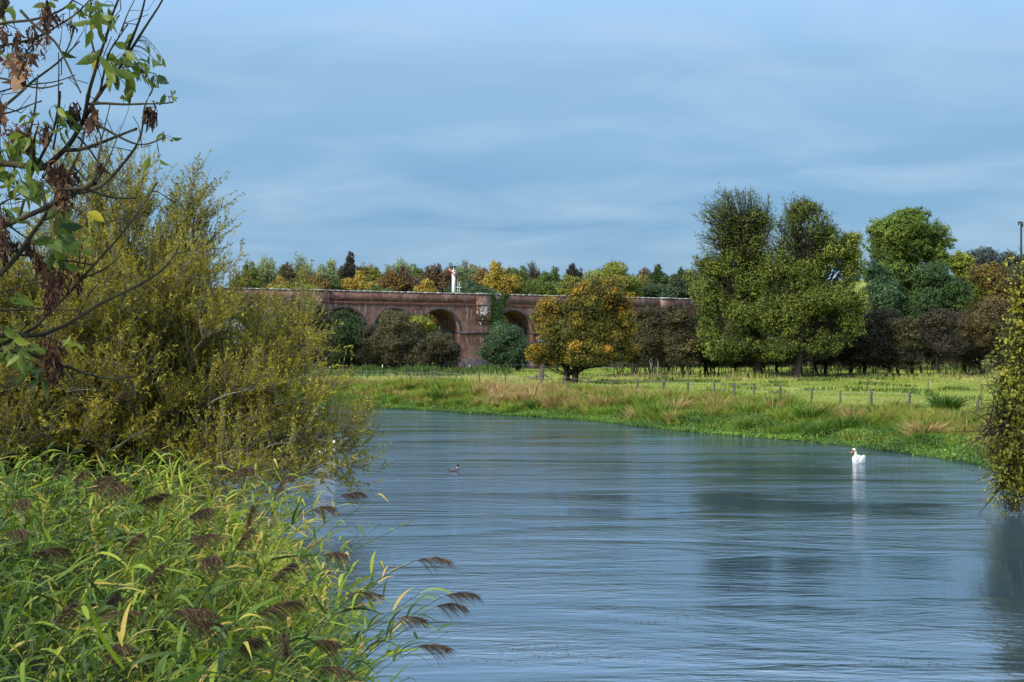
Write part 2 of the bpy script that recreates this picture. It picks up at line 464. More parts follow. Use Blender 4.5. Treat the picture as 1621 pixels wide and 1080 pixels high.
# height above the horizon sets the cloud sheet's own colour
elev = ramp_node(nt, [(0.0, (1.62, 2.16, 2.74)), (0.045, (1.06, 1.78, 2.56)), (0.11, (0.82, 1.62, 2.52)), (0.20, (1.16, 1.94, 2.84)), (0.31, (2.5, 3.7, 5.5)), (0.6, (5.6, 6.6, 8.0))], zc)
dark = nt.nodes.new('ShaderNodeMix'); dark.data_type = 'RGBA'; dark.blend_type = 'MULTIPLY'
nt.links.new(elev.outputs[0], dark.inputs[6]); dark.inputs[7].default_value = (0.68, 0.80, 0.88, 1)
inv = wmath('SUBTRACT', 1.0, band.outputs[0]); nt.links.new(inv, dark.inputs[0])
lite = nt.nodes.new('ShaderNodeMix'); lite.data_type = 'RGBA'
lf = wmath('MULTIPLY', wisp.outputs[0], 0.46); nt.links.new(lf, lite.inputs[0])
nt.links.new(dark.outputs[2], lite.inputs[6]); lite.inputs[7].default_value = (1.85, 2.5, 3.15, 1)
mixs = nt.nodes.new('ShaderNodeMix'); mixs.data_type = 'RGBA'; mixs.inputs[0].default_value = 0.94
nt.links.new(sky.outputs[0], mixs.inputs[6]); nt.links.new(lite.outputs[2], mixs.inputs[7])
nt.links.new(mixs.outputs[2], bg.inputs[0]); nt.links.new(bg.outputs[0], wo.inputs[0])

sl = bpy.data.lights.new('Sun', 'SUN'); sl.energy = 1.85; sl.angle = math.radians(12); sl.color = (1.0, 0.93, 0.80)
so = bpy.data.objects.new('Sun', sl); COL.objects.link(so); so.location = (-40, -40, 60)
sd = np.array([math.sin(SUN_AZ) * math.cos(SUN_EL), math.cos(SUN_AZ) * math.cos(SUN_EL), math.sin(SUN_EL)])
from mathutils import Vector
so.rotation_euler = Vector(-sd).to_track_quat('-Z', 'Y').to_euler()
SC.view_settings.view_transform = 'Standard'; SC.view_settings.look = 'None'
SC.view_settings.exposure = EXPOSURE; SC.view_settings.gamma = 1
SC.cycles.max_bounces = 6; SC.cycles.transparent_max_bounces = 4
SC.cycles.use_denoising = True

# ------------------------------------------------------------------ ground sheet
xs = np.unique(np.concatenate([-np.geomspace(60, 4000, 26), np.arange(-60, 45, 0.9), np.geomspace(45, 4000, 30)]))
ys = np.unique(np.concatenate([np.arange(-45, 0, 3), np.arange(0, 150, 0.8), np.geomspace(150, 8000, 70)]))
GX, GY = np.meshgrid(xs, ys)
GZ = ground_z(GX, GY)
nx, ny = len(xs), len(ys)
g = MB()
ii = (np.arange(ny - 1)[:, None] * nx + np.arange(nx - 1)[None]).ravel()
g.add(np.stack([GX, GY, GZ], -1).reshape(-1, 3), np.stack([ii, ii + 1, ii + nx + 1, ii + nx], 1))
m, nt, out = new_mat('meadow_ground')
tcg = nt.nodes.new('ShaderNodeTexCoord')
na = noise_node(nt, 0.09, 5, 0.6, tcg.outputs['Object']); nb = noise_node(nt, 1.1, 5, 0.65, tcg.outputs['Object'])
ra = ramp_node(nt, [(0.35, (0.12, 0.17, 0.024)), (0.5, (0.20, 0.245, 0.035)), (0.65, (0.29, 0.30, 0.07))], na.outputs['Fac'])
rb = ramp_node(nt, [(0.3, (0.55, 0.55, 0.5)), (0.7, (1.1, 1.08, 1))], nb.outputs['Fac'])
mm = nt.nodes.new('ShaderNodeMix'); mm.data_type = 'RGBA'; mm.blend_type = 'MULTIPLY'; mm.inputs[0].default_value = 1
nt.links.new(ra.outputs[0], mm.inputs[6]); nt.links.new(rb.outputs[0], mm.inputs[7])
geo = nt.nodes.new('ShaderNodeNewGeometry'); sp = nt.nodes.new('ShaderNodeSeparateXYZ'); nt.links.new(geo.outputs['Position'], sp.inputs[0])
rz = ramp_node(nt, [(0.0, (0, 0, 0)), (0.22, (1, 1, 1))], sp.outputs[2])
mud = nt.nodes.new('ShaderNodeMix'); mud.data_type = 'RGBA'; nt.links.new(rz.outputs[0], mud.inputs[0])
yy = nt.nodes.new('ShaderNodeMapRange'); nt.links.new(sp.outputs[1], yy.inputs[0]); yy.inputs[1].default_value = 34; yy.inputs[2].default_value = 60
yz = nt.nodes.new('ShaderNodeMath'); yz.operation = 'MULTIPLY'; nt.links.new(rz.outputs[0], yz.inputs[0]); nt.links.new(yy.outputs[0], yz.inputs[1]); nt.links.new(yz.outputs[0], mud.inputs[0])
mud.inputs[6].default_value = (0.030, 0.026, 0.015, 1); nt.links.new(mm.outputs[2], mud.inputs[7])
pb = nt.nodes.new('ShaderNodeBsdfPrincipled'); pb.inputs['Roughness'].default_value = 0.95; pb.inputs['Specular IOR Level'].default_value = 0.1
nt.links.new(mud.outputs[2], pb.inputs['Base Color']); nt.links.new(pb.outputs[0], out.inputs[0])
tag(g.build('ground', m, smooth=True), 'green meadow and river banks rising gently to a far hill', 'ground', kind='structure')

# ------------------------------------------------------------------ river surface
m, nt, out = new_mat('river_water')
tcw = nt.nodes.new('ShaderNodeTexCoord')


def wave(scale, sx, sy, rot, detail, rough=0.55, dist=0.3):
    mpn = nt.nodes.new('ShaderNodeMapping'); mpn.inputs['Scale'].default_value = (sx, sy, 1); mpn.inputs['Rotation'].default_value = (0, 0, rot)
    nt.links.new(tcw.outputs['Object'], mpn.inputs[0])
    return noise_node(nt, scale, detail, rough, mpn.outputs[0], dist)


w1 = wave(1.5, 0.38, 1.0, 0.16, 4, .6, .8)
w2 = wave(5.0, 0.45, 1.0, -0.10, 4, .6, .6)
w3 = wave(0.20, 0.30, 1.0, 0.10, 4, 0.6, 0.8)          # slow patches of calm and riffle
rp = ramp_node(nt, [(0.40, (0.16, 0.16, 0.16)), (0.60, (1, 1, 1))], w3.outputs['Fac'])
ad = nt.nodes.new('ShaderNodeMath'); ad.operation = 'MULTIPLY_ADD'
nt.links.new(w2.outputs['Fac'], ad.inputs[0]); ad.inputs[1].default_value = 0.5; nt.links.new(w1.outputs['Fac'], ad.inputs[2])
ml = nt.nodes.new('ShaderNodeMath'); ml.operation = 'MULTIPLY'
nt.links.new(ad.outputs[0], ml.inputs[0]); nt.links.new(rp.outputs[0], ml.inputs[1])
bp = nt.nodes.new('ShaderNodeBump'); bp.inputs['Strength'].default_value = 1.0; bp.inputs['Distance'].default_value = 0.040
nt.links.new(ml.outputs[0], bp.inputs['Height'])
pb = nt.nodes.new('ShaderNodeBsdfPrincipled')
pb.inputs['Base Color'].default_value = (0.018, 0.042, 0.066, 1)
pb.inputs['IOR'].default_value = 5.0
rr_ = ramp_node(nt, [(0.38, (.02, .02, .02)), (0.62, (.13, .13, .13))], w3.outputs['Fac']); nt.links.new(rr_.outputs[0], pb.inputs['Roughness'])
nt.links.new(bp.outputs[0], pb.inputs['Normal']); nt.links.new(pb.outputs[0], out.inputs[0])
wm = MB(); wm.add([(-300, -40, 0), (60, -40, 0), (60, 260, 0), (-300, 260, 0)], [(0, 1, 2, 3)])
tag(wm.build('water', m), 'smooth blue river with long ripples', 'water', kind='structure')

# ------------------------------------------------------------------ brick viaduct
brick, nt, out = new_mat('old_brick')
tcb = nt.nodes.new('ShaderNodeTexCoord')
nA = noise_node(nt, 0.35, 6, 0.65, tcb.outputs['Object']); nB = noise_node(nt, 2.2, 6, 0.7, tcb.outputs['Object'], 0.4)
mpc = nt.nodes.new('ShaderNodeMapping'); mpc.inputs['Scale'].default_value = (1, 1, 0.25); nt.links.new(tcb.outputs['Object'], mpc.inputs[0])
nC = noise_node(nt, 1.5, 6, 0.7, mpc.outputs[0], 0.2)
rA = ramp_node(nt, [(0.30, (0.090, 0.056, 0.050)), (0.48, (0.205, 0.106, 0.082)), (0.66, (0.30, 0.185, 0.150))], nA.outputs['Fac'])
rB = ramp_node(nt, [(0.32, (0.45, 0.43, 0.45)), (0.62, (1.1, 1.1, 1.1))], nB.outputs['Fac'])
mA = nt.nodes.new('ShaderNodeMix'); mA.data_type = 'RGBA'; mA.blend_type = 'MULTIPLY'; mA.inputs[0].default_value = 1
nt.links.new(rA.outputs[0], mA.inputs[6]); nt.links.new(rB.outputs[0], mA.inputs[7])
rC = ramp_node(nt, [(0.55, (0, 0, 0)), (0.72, (.9, .9, .9))], nC.outputs['Fac'])
mC = nt.nodes.new('ShaderNodeMix'); mC.data_type = 'RGBA'; nt.links.new(rC.outputs[0], mC.inputs[0])
nt.links.new(mA.outputs[2], mC.inputs[6]); mC.inputs[7].default_value = (0.42, 0.38, 0.36, 1)
pb = nt.nodes.new('ShaderNodeBsdfPrincipled'); pb.inputs['Roughness'].default_value = 0.92; pb.inputs['Specular IOR Level'].default_value = 0.15
bt = nt.nodes.new('ShaderNodeTexBrick'); bt.inputs['Scale'].default_value = 4.0; bt.inputs['Mortar Size'].default_value = 0.02
bt.inputs['Color1'].default_value = (1, 1, 1, 1); bt.inputs['Color2'].default_value = (0.72, 0.70, 0.70, 1); bt.inputs['Mortar'].default_value = (0.9, 0.88, 0.85, 1)
mpk = nt.nodes.new('ShaderNodeMapping'); mpk.inputs['Rotation'].default_value = (math.pi / 2, 0, 0); nt.links.new(tcb.outputs['Object'], mpk.inputs[0])
nt.links.new(mpk.outputs[0], bt.inputs['Vector'])
mD = nt.nodes.new('ShaderNodeMix'); mD.data_type = 'RGBA'; mD.blend_type = 'MULTIPLY'; mD.inputs[0].default_value = 0.8
nt.links.new(mC.outputs[2], mD.inputs[6]); nt.links.new(bt.outputs[0], mD.inputs[7])
nt.links.new(mD.outputs[2], pb.inputs['Base Color']); nt.links.new(pb.outputs[0], out.inputs[0])
BRICK = brick
SOOT = solid_mat('sooty_blue_brick', (0.035, 0.030, 0.032), (0.10, 0.085, 0.085), 1.2, 0.9, 0.15, 0, (1, 1, 1))
REDB = solid_mat('red_corbel_brick', (0.125, 0.060, 0.048), (0.20, 0.105, 0.080), 1.2, 0.9, 0.15)
COPE = solid_mat('lichen_coping', (0.06, 0.055, 0.055), (0.62, 0.60, 0.56), 1.4, 0.9, 0.15, 0.2, (1, 1, 3))
LIME = solid_mat('lime_stain', (0.30, 0.26, 0.25), (0.70, 0.67, 0.64), 3, 0.9, 0.1)

VX0, VY0, VK = 0.0, 237.1, 0.517
VU = np.array([1, VK, 0.0]) / math.hypot(1, VK); VN = np.array([-VU[1], VU[0], 0.0])   # VN points away from the camera
VO = np.array([VX0, VY0, 0.0])
v_root = thing('viaduct', 'long weathered red brick railway viaduct with round arches beyond the meadow', 'viaduct', (0, VY0, 2.6))
v_root.rotation_euler = (0, 0, math.atan2(VU[1], VU[0]))
v_root['_w'] = [0.0, 0.0, 2.6]
# local frame: x along the face, y away from the camera, z up
S_ = lambda X: X / VU[0]
arch_c = [S_(x) for x in (-26.35, -18.75, -11.7)]
ce = S_(-33.75)
for _ in range(9):
    arch_c.insert(0, ce); ce -= 8.15
cr = S_(0.26)
for _ in range(10):
    arch_c.append(cr); cr += 8.15
RAD, ZS, ZT, ZC, DEP = 3.5, 8.85, 15.0, 13.25, 7.5
s0, s1 = arch_c[0] - 6, arch_c[-1] + 6
face = MB(); soff = MB(); ring = MB()


def poly(mb, pts, tint=0.5):
    mb.add(pts, [list(range(len(pts)))], tint)


NA = 20
ang = np.linspace(math.pi, 0, NA + 1)
edges = [s0] + [x for c in arch_c for x in (c - RAD, c + RAD)] + [s1]
for fy, flip in ((0.0, 1), (DEP, -1)):
    def q(pts):
        pts = [(a, fy, b) for a, b in pts]
        poly(face, pts if flip == 1 else pts[::-1])
    for i in range(0, len(edges), 2):                       # piers
        q([(edges[i], 1.6), (edges[i + 1], 1.6), (edges[i + 1], ZS), (edges[i], ZS)])
        q([(edges[i], ZS), (edges[i + 1], ZS), (edges[i + 1], ZC), (edges[i], ZC)])
    for c in arch_c:
        for k in range(NA):
            a0, a1 = ang[k], ang[k + 1]
            x0, z0_, x1, z1_ = c + RAD * math.cos(a0), ZS + RAD * math.sin(a0), c + RAD * math.cos(a1), ZS + RAD * math.sin(a1)
            q([(x0, z0_), (x1, z1_), (x1, ZC), (x0, ZC)])
for c in arch_c:                                             # the undersides and inner pier faces
    prof = [(c - RAD, 1.6)] + [(c + RAD * math.cos(a), ZS + RAD * math.sin(a)) for a in ang] + [(c + RAD, 1.6)]
    for (xa, za), (xb, zb) in zip(prof[:-1], prof[1:]):
        poly(soff, [(xa, 0, za), (xa, DEP, za), (xb, DEP, zb), (xb, 0, zb)])
face.box((s0, -0.001, 1.6), (s0 + 0.01, DEP + 0.001, ZC)); face.box((s1 - 0.01, -0.001, 1.6), (s1, DEP + 0.001, ZC))
rings = []
for c in arch_c:                                             # a ring of dark header bricks round each arch
    rg = MB()
    for k in range(NA):
        a0, a1 = ang[k], ang[k + 1]
        pi = [(c + r * math.cos(a), ZS + r * math.sin(a)) for r, a in ((RAD - .02, a0), (RAD - .02, a1), (RAD + 0.42, a1), (RAD + 0.42, a0))]
        fr = [(x, -0.06, z) for x, z in pi]
        rg.add(fr + [(x, 0.02, z) for x, z in pi], [(0, 1, 2, 3), (3, 2, 6, 7), (1, 0, 4, 5)])
    rings.append(rg)


def vb(mb, name, mat):
    mb.v = [v + np.array([0, 0, 0], np.float32) for v in mb.v]
    return mb.build(name, mat, v_root)


vb(face, 'wall', BRICK); vb(soff, 'arch_soffit', BRICK); [vb(rg, 'arch_ring', SOOT) for rg in rings]
cb = MB()
cb.box((s0, -0.14, ZC), (s1, DEP + 0.14, ZC + 0.16))
for x in np.arange(s0 + 0.1, s1, 0.42): cb.box((x, -0.137, ZC - 0.22), (x + 0.2, 0.01, ZC + 0.003))
vb(cb, 'corbel_course', REDB)
pp = MB(); pp.box((s0, -0.05, ZC + 0.16), (s1, 0.40, ZT)); pp.box((s0, DEP - 0.4, ZC + 0.16), (s1, DEP + 0.05, ZT)); pp.box((s0, 0.4, ZC + 0.05), (s1, DEP - 0.4, ZC + 0.3))
vb(pp, 'parapet', BRICK)
cp = MB(); cp2 = MB()
x = s0
while x < s1:
    l = rng.uniform(0.9, 1.3); h = rng.uniform(0.16, 0.2)
    cp.box((x, -0.12, ZT), (x + l - 0.02, 0.47, ZT + h)); cp2.box((x, DEP - 0.47, ZT), (x + l - 0.02, DEP + 0.12, ZT + h)); x += l
vb(cp, 'coping', COPE); vb(cp2, 'coping', COPE)
pil = [S_(-29.9), S_(-4.75)] + [S_(-29.9) - 28, S_(-4.75) + 4 * 8.15 + 3.4]
for k, xc in enumerate(pil):
    pm = MB(); hw = 1.3
    pm.box((xc - hw, -0.42, 10.7), (xc + hw, -0.003, ZT - 0.004)); pm.box((xc - hw + 0.25, -0.22, 10.2), (xc + hw - 0.25, -0.004, 10.697))
    pm.box((xc - hw - 0.08, -0.50, ZC - 0.08), (xc + hw + 0.08, -0.145, ZC + 0.2))
    vb(pm, 'pilaster', BRICK)
    cpm = MB(); cpm.box((xc - hw - 0.1, -0.54, ZT - 0.002), (xc + hw + 0.1, -0.123, ZT + 0.22)); vb(cpm, 'pilaster_cap', COPE)
    sm = MB()
    for _ in range(46):
        a = xc + rng.normal() * 0.45 + (0.1 if k else -0.6); b = 12.2 + rng.normal() * 0.6; r = rng.uniform(0.04, 0.2)
        n_ = 7; th = np.linspace(0, 2 * np.pi, n_, endpoint=False) + rng.uniform(0, 1)
        rr = r * rng.uniform(0.5, 1.3, n_)
        sm.add(np.stack([a + rr * np.cos(th), np.full(n_, -0.432 - rng.uniform(0, .012)), b + 1.4 * rr * np.sin(th)], 1), [list(range(n_))])
    o = vb(sm, 'lime_stain', LIME); o['label'] = 'white lime streaks down the pilaster'
im = MB()                                                     # dark impost band on the piers
for i in range(0, len(edges), 2):
    im.box((edges[i] - 0.02, -0.20, ZS - 0.35), (edges[i + 1] + 0.02, DEP * 0.98, ZS + 0.02))
vb(im, 'impost_band', SOOT)
bs = MB()
for i in range(0, len(edges), 2):
    bs.box((edges[i] - 0.05, -0.25, 1.5), (edges[i + 1] + 0.05, DEP + 0.2, 4.4))
vb(bs, 'pier_base', SOOT)


def via(px, off, z):
    """a point standing `off` metres in front of the viaduct face, seen in column px"""
    k = (px - CX) / F
    n = -VN
    # (VO + VU*s + n*off).x = k * y
    b = VO + n * off
    s = (k * b[1] - b[0]) / (VU[0] - k * VU[1])
    p = b + VU * s
    return np.array([p[0], p[1], z])


# ivy in a V over the pier
iv = MB(); n = 5200
t = rng.uniform(0, 1, n); side = rng.choice([-1, 1], n)
zz = 8.8 + 6.4 * t
spread = np.where(zz > 11.5, (zz - 11.5) * 0.38, 0)
loc_s = side * spread + rng.normal(size=n) * np.where(zz > 11.5, 0.33, 0.62)
base = via(787, 0, 0)
P = base + VU * loc_s[:, None] - VN * (0.08 + np.abs(rng.normal(size=n)) * 0.16)[:, None]
P[:, 2] = zz
nr = -VN + rng.normal(size=(n, 3)) * 0.5; nr /= np.linalg.norm(nr, axis=1, keepdims=True)
d = rng.normal(size=(n, 3)); d[:, 2] -= 1.2
ivr = thing('ivy_plant', 'dark green ivy spreading in a V up the viaduct pier right of the signal post', 'ivy', via(787, 0.1, 2.6))
iv.leaves(P, d, nr, rng.uniform(0.2, 0.34, n), rng.uniform(0.18, 0.3, n), np.clip(rng.normal(0.4, 0.2, n), 0, 1))
iv.build('foliage', L_['darkgreen'], ivr)
st = MB()
for sd_ in (-1, 1):
    b0 = via(787, 0.12, 2.7); b1 = via(787, 0.12, 10.5); b2 = via(787 + sd_ * 14, 0.12, 14.8)
    st.tube(np.stack([b0, (b0 + b1) / 2 + VU * 0.2, b1, (b1 + b2) / 2, b2]), [0.09, 0.07, 0.06, 0.05, 0.03], 5)
st.build('stem', BARK_DARK, ivr, smooth=True)

# white railway signal post
WHITE = solid_mat('white_paint_worn', (0.62, 0.62, 0.58), (0.80, 0.80, 0.76), 3, 0.6, 0.3)
RED = solid_mat('red_enamel', (0.40, 0.02, 0.025), (0.50, 0.03, 0.03), 3, 0.5, 0.4)
BLACKP = solid_mat('black_paint', (0.02, 0.02, 0.02), (0.05, 0.05, 0.05), 3, 0.6, 0.3)
sp0 = via(718, -2.2, ZC + 0.3)
sg = thing('signal_post', 'white railway signal post with a raised red arm above the viaduct parapet', 'signal', sp0)
mbs = MB(); mbs.box(sp0 + [-0.26, -0.26, 0], sp0 + [0.26, 0.26, 5.2]); mbs.box(sp0 + [-0.32, -0.32, 5.2], sp0 + [0.32, 0.32, 5.42]); mbs.box(sp0 + [-.08, -.08, 5.42], sp0 + [.08, .08, 5.8])
mbs.build('post', WHITE, sg)
am = MB(); a0 = sp0 + np.array([0.1, -0.36, 4.7]); dr = np.array([-0.66, 0, 0.75]); pr = np.array([0.75, 0, 0.66])
for (t0, t1, mi) in ((-0.25, 0.95, 0), (0.95, 1.2, 1), (1.2, 1.4, 0)):
    v = [a0 + dr * t0 - pr * 0.10, a0 + dr * t1 - pr * 0.12, a0 + dr * t1 + pr * 0.12, a0 + dr * t0 + pr * 0.10]
    am.add(v + [p + np.array([0, 0.06, 0]) for p in v], [(0, 1, 2, 3), (7, 6, 5, 4), (0, 4, 5, 1), (1, 5, 6, 2), (2, 6, 7, 3), (3, 7, 4, 0)], 0.5, mi)
am.build('signal_arm', [RED, WHITE], sg)
ld = MB(); lx = sp0 + np.array([0.85, 0, 0])
for dx in (-0.16, 0.16): ld.tube(np.stack([lx + [dx, 0, 0], lx + [dx, 0, 3.6]]), [0.035, 0.035], 4)
for k in range(9): ld.tube(np.stack([lx + [-0.16, 0, 0.3 + k * 0.38], lx + [0.16, 0, 0.3 + k * 0.38]]), [0.02, 0.02], 4)
ld.tube(np.stack([lx + [-0.5, 0, 2.6], lx + [0.45, 0, 2.6]]), [0.05, 0.05], 4)
ld.build('ladder', WHITE, sg)

# ------------------------------------------------------------------ trees
G_BACK = 'trees behind the viaduct'
G_HAW = 'dark hawthorns along the meadow edge'
# the lone tree
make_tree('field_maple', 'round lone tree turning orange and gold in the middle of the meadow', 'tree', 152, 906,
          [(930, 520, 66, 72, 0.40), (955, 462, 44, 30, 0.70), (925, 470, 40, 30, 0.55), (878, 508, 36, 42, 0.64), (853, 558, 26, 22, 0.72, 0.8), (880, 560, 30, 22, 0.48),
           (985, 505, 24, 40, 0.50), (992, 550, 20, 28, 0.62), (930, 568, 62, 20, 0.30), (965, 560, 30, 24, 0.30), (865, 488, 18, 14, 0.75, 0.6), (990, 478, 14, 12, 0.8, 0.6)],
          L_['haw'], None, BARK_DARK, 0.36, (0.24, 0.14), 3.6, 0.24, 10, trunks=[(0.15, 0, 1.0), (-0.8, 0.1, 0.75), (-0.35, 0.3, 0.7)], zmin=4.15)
# pair of tall ash trees
make_tree('tall_tree', 'left tree of the tall pair, with a thin airy crown showing sky and branches', 'tree', 172, 1200,
          [(1160, 345, 56, 52, 0.45, 0.5), (1200, 335, 26, 40, 0.5, 0.5), (1138, 378, 34, 26, 0.45, 0.5), (1185, 395, 40, 44, 0.5, 0.62), (1150, 400, 40, 30, 0.5, 0.6), (1204, 352, 24, 34, .5, .5), (1128, 335, 30, 28, .5, .5), (1165, 310, 36, 20, .5, .5), (1130, 425, 38, 32, 0.6, 0.85), (1195, 440, 52, 48, 0.5, 0.9), (1160, 415, 40, 34, .55, .8),
           (1122, 470, 36, 44, 0.62, 1.0), (1122, 525, 30, 34, .5, 1.0), (1180, 500, 54, 45, 0.45), (1150, 550, 50, 28, 0.40), (1225, 500, 44, 50, 0.45), (1205, 550, 40, 26, .4)],
          L_['olive'], 'pair of tall trees right of the viaduct', BARK_DARK, 0.5, (0.29, 0.155), 1.8, 0.16, 9, zmin=4.4, loose_share=.40, airy_leaf=.42, boughs=14, flat=1.0)
make_tree('tall_tree', 'right tree of the tall pair, with the fuller yellow green crown', 'tree', 170, 1262,
          [(1270, 345, 50, 44, 0.45, 0.6), (1272, 335, 34, 24, 0.45, 0.8), (1240, 372, 34, 40, 0.45, 0.62), (1232, 420, 34, 40, .5, .8), (1306, 375, 30, 30, 0.5, .8), (1310, 400, 44, 34, 0.6), (1345, 385, 26, 30, 0.75), (1350, 430, 28, 42, 0.75), (1270, 435, 52, 46, 0.5),
           (1315, 480, 58, 46, 0.58), (1358, 478, 22, 26, 0.8), (1255, 505, 50, 44, 0.42), (1300, 540, 54, 32, 0.46), (1345, 505, 30, 36, .6), (1280, 470, 56, 50, .5), (1240, 552, 46, 22, 0.4)],
          L_['olive'], 'pair of tall trees right of the viaduct', BARK_DARK, 0.55, (0.29, 0.155), 1.9, 0.17, 9, zmin=4.4, loose_share=.40, airy_leaf=.55, boughs=14, flat=1.0)
# hawthorn row
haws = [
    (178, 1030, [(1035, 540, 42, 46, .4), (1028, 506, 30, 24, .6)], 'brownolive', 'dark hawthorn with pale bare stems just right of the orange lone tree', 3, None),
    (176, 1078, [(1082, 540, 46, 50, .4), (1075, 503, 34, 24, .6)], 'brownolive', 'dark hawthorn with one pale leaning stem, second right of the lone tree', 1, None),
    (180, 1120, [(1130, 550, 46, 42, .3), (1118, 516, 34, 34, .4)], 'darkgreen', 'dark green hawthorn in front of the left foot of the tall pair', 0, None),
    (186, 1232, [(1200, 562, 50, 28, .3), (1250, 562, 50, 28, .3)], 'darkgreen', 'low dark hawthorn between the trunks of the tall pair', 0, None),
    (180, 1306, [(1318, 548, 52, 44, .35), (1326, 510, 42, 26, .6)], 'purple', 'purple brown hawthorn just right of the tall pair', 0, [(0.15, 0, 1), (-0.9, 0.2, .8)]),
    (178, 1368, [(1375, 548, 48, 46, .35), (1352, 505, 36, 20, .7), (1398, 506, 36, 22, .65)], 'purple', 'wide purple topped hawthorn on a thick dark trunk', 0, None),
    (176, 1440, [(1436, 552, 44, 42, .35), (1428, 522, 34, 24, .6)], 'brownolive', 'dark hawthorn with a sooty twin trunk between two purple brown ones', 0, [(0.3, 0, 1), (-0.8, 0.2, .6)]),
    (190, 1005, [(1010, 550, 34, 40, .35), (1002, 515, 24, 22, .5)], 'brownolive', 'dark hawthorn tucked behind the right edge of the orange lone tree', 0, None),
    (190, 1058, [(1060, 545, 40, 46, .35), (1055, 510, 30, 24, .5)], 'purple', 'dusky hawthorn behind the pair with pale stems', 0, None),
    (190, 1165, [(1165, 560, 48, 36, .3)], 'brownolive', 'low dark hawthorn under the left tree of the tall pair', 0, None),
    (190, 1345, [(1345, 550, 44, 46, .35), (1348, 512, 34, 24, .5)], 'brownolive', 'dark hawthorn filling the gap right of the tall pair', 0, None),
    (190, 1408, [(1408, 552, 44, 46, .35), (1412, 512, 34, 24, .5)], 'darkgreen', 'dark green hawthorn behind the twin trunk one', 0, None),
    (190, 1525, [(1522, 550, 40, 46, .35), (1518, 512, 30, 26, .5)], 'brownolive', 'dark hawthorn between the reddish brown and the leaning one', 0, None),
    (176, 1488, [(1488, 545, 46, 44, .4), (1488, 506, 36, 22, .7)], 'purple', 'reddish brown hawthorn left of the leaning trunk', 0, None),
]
for (Y, tx, lb, lf, lab, pale, tr) in haws:
    make_tree('hawthorn_tree', lab, 'tree', Y, tx, lb, L_[lf], G_HAW, BARK_DARK, 0.26, (0.26, 0.13), 3.6, 0.26, 22, trunks=tr, pale=pale, twig_r=0.022, zmin=meadow_z(Y) + 1.9)
make_tree('hawthorn_tree', 'bronze topped hawthorn whose dark trunk leans hard to the right', 'tree', 182, 1560,
          [(1560, 520, 48, 44, .55), (1590, 550, 34, 36, .4), (1530, 556, 34, 28, .35), (1570, 487, 30, 18, .85)], L_['bronze'], G_HAW, BARK_DARK, 0.30, (0.26, 0.14), 3.6, 0.25, 16,
          trunks=[(0.0, 0, 1.2)], lean=-3.4, zmin=3.4)
make_tree('hawthorn_tree', 'dark hawthorn at the right end of the meadow row behind the riverside bush', 'tree', 186, 1625,
          [(1625, 540, 44, 44, .35), (1640, 500, 40, 40, .4)], L_['brownolive'], G_HAW, BARK_DARK, 0.30, (0.26, 0.14), 3.8, 0.26, 12)

# big trees behind, right
make_tree('broad_tree', 'tallest domed green tree behind the hawthorn row, with sky showing through its middle', 'tree', 232, 1430,
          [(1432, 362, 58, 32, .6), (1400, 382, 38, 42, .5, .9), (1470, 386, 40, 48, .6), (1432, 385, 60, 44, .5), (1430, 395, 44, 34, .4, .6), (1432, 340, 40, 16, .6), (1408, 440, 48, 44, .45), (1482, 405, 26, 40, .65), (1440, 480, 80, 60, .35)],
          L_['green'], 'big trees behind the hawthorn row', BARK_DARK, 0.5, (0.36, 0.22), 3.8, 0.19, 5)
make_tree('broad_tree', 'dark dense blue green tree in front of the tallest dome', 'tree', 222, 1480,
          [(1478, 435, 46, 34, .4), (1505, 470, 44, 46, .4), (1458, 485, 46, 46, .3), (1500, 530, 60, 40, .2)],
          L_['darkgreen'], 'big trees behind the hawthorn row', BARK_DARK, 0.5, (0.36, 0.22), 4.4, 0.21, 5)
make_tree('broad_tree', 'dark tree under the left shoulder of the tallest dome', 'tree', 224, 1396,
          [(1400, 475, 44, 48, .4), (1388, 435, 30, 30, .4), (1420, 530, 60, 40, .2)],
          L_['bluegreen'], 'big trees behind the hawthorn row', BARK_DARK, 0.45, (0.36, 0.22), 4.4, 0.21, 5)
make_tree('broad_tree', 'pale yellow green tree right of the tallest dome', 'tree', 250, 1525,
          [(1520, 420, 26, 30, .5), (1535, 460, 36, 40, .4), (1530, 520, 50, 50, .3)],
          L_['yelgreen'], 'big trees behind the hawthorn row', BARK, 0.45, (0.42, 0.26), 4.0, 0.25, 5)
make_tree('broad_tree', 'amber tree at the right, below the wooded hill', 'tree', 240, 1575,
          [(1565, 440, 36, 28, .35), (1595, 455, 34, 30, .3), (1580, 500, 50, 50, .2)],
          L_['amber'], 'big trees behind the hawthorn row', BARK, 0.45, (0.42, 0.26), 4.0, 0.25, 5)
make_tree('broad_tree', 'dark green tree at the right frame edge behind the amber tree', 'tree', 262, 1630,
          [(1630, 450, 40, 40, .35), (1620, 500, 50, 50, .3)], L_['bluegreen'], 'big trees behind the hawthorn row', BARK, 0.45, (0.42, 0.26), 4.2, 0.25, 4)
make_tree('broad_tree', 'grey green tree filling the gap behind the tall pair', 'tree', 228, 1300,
          [(1290, 500, 60, 60, .35), (1340, 520, 50, 55, .3), (1240, 520, 50, 50, .3)], L_['bluegreen'], 'big trees behind the hawthorn row', BARK, 0.45, (0.42, 0.26), 4.0, 0.25, 4)

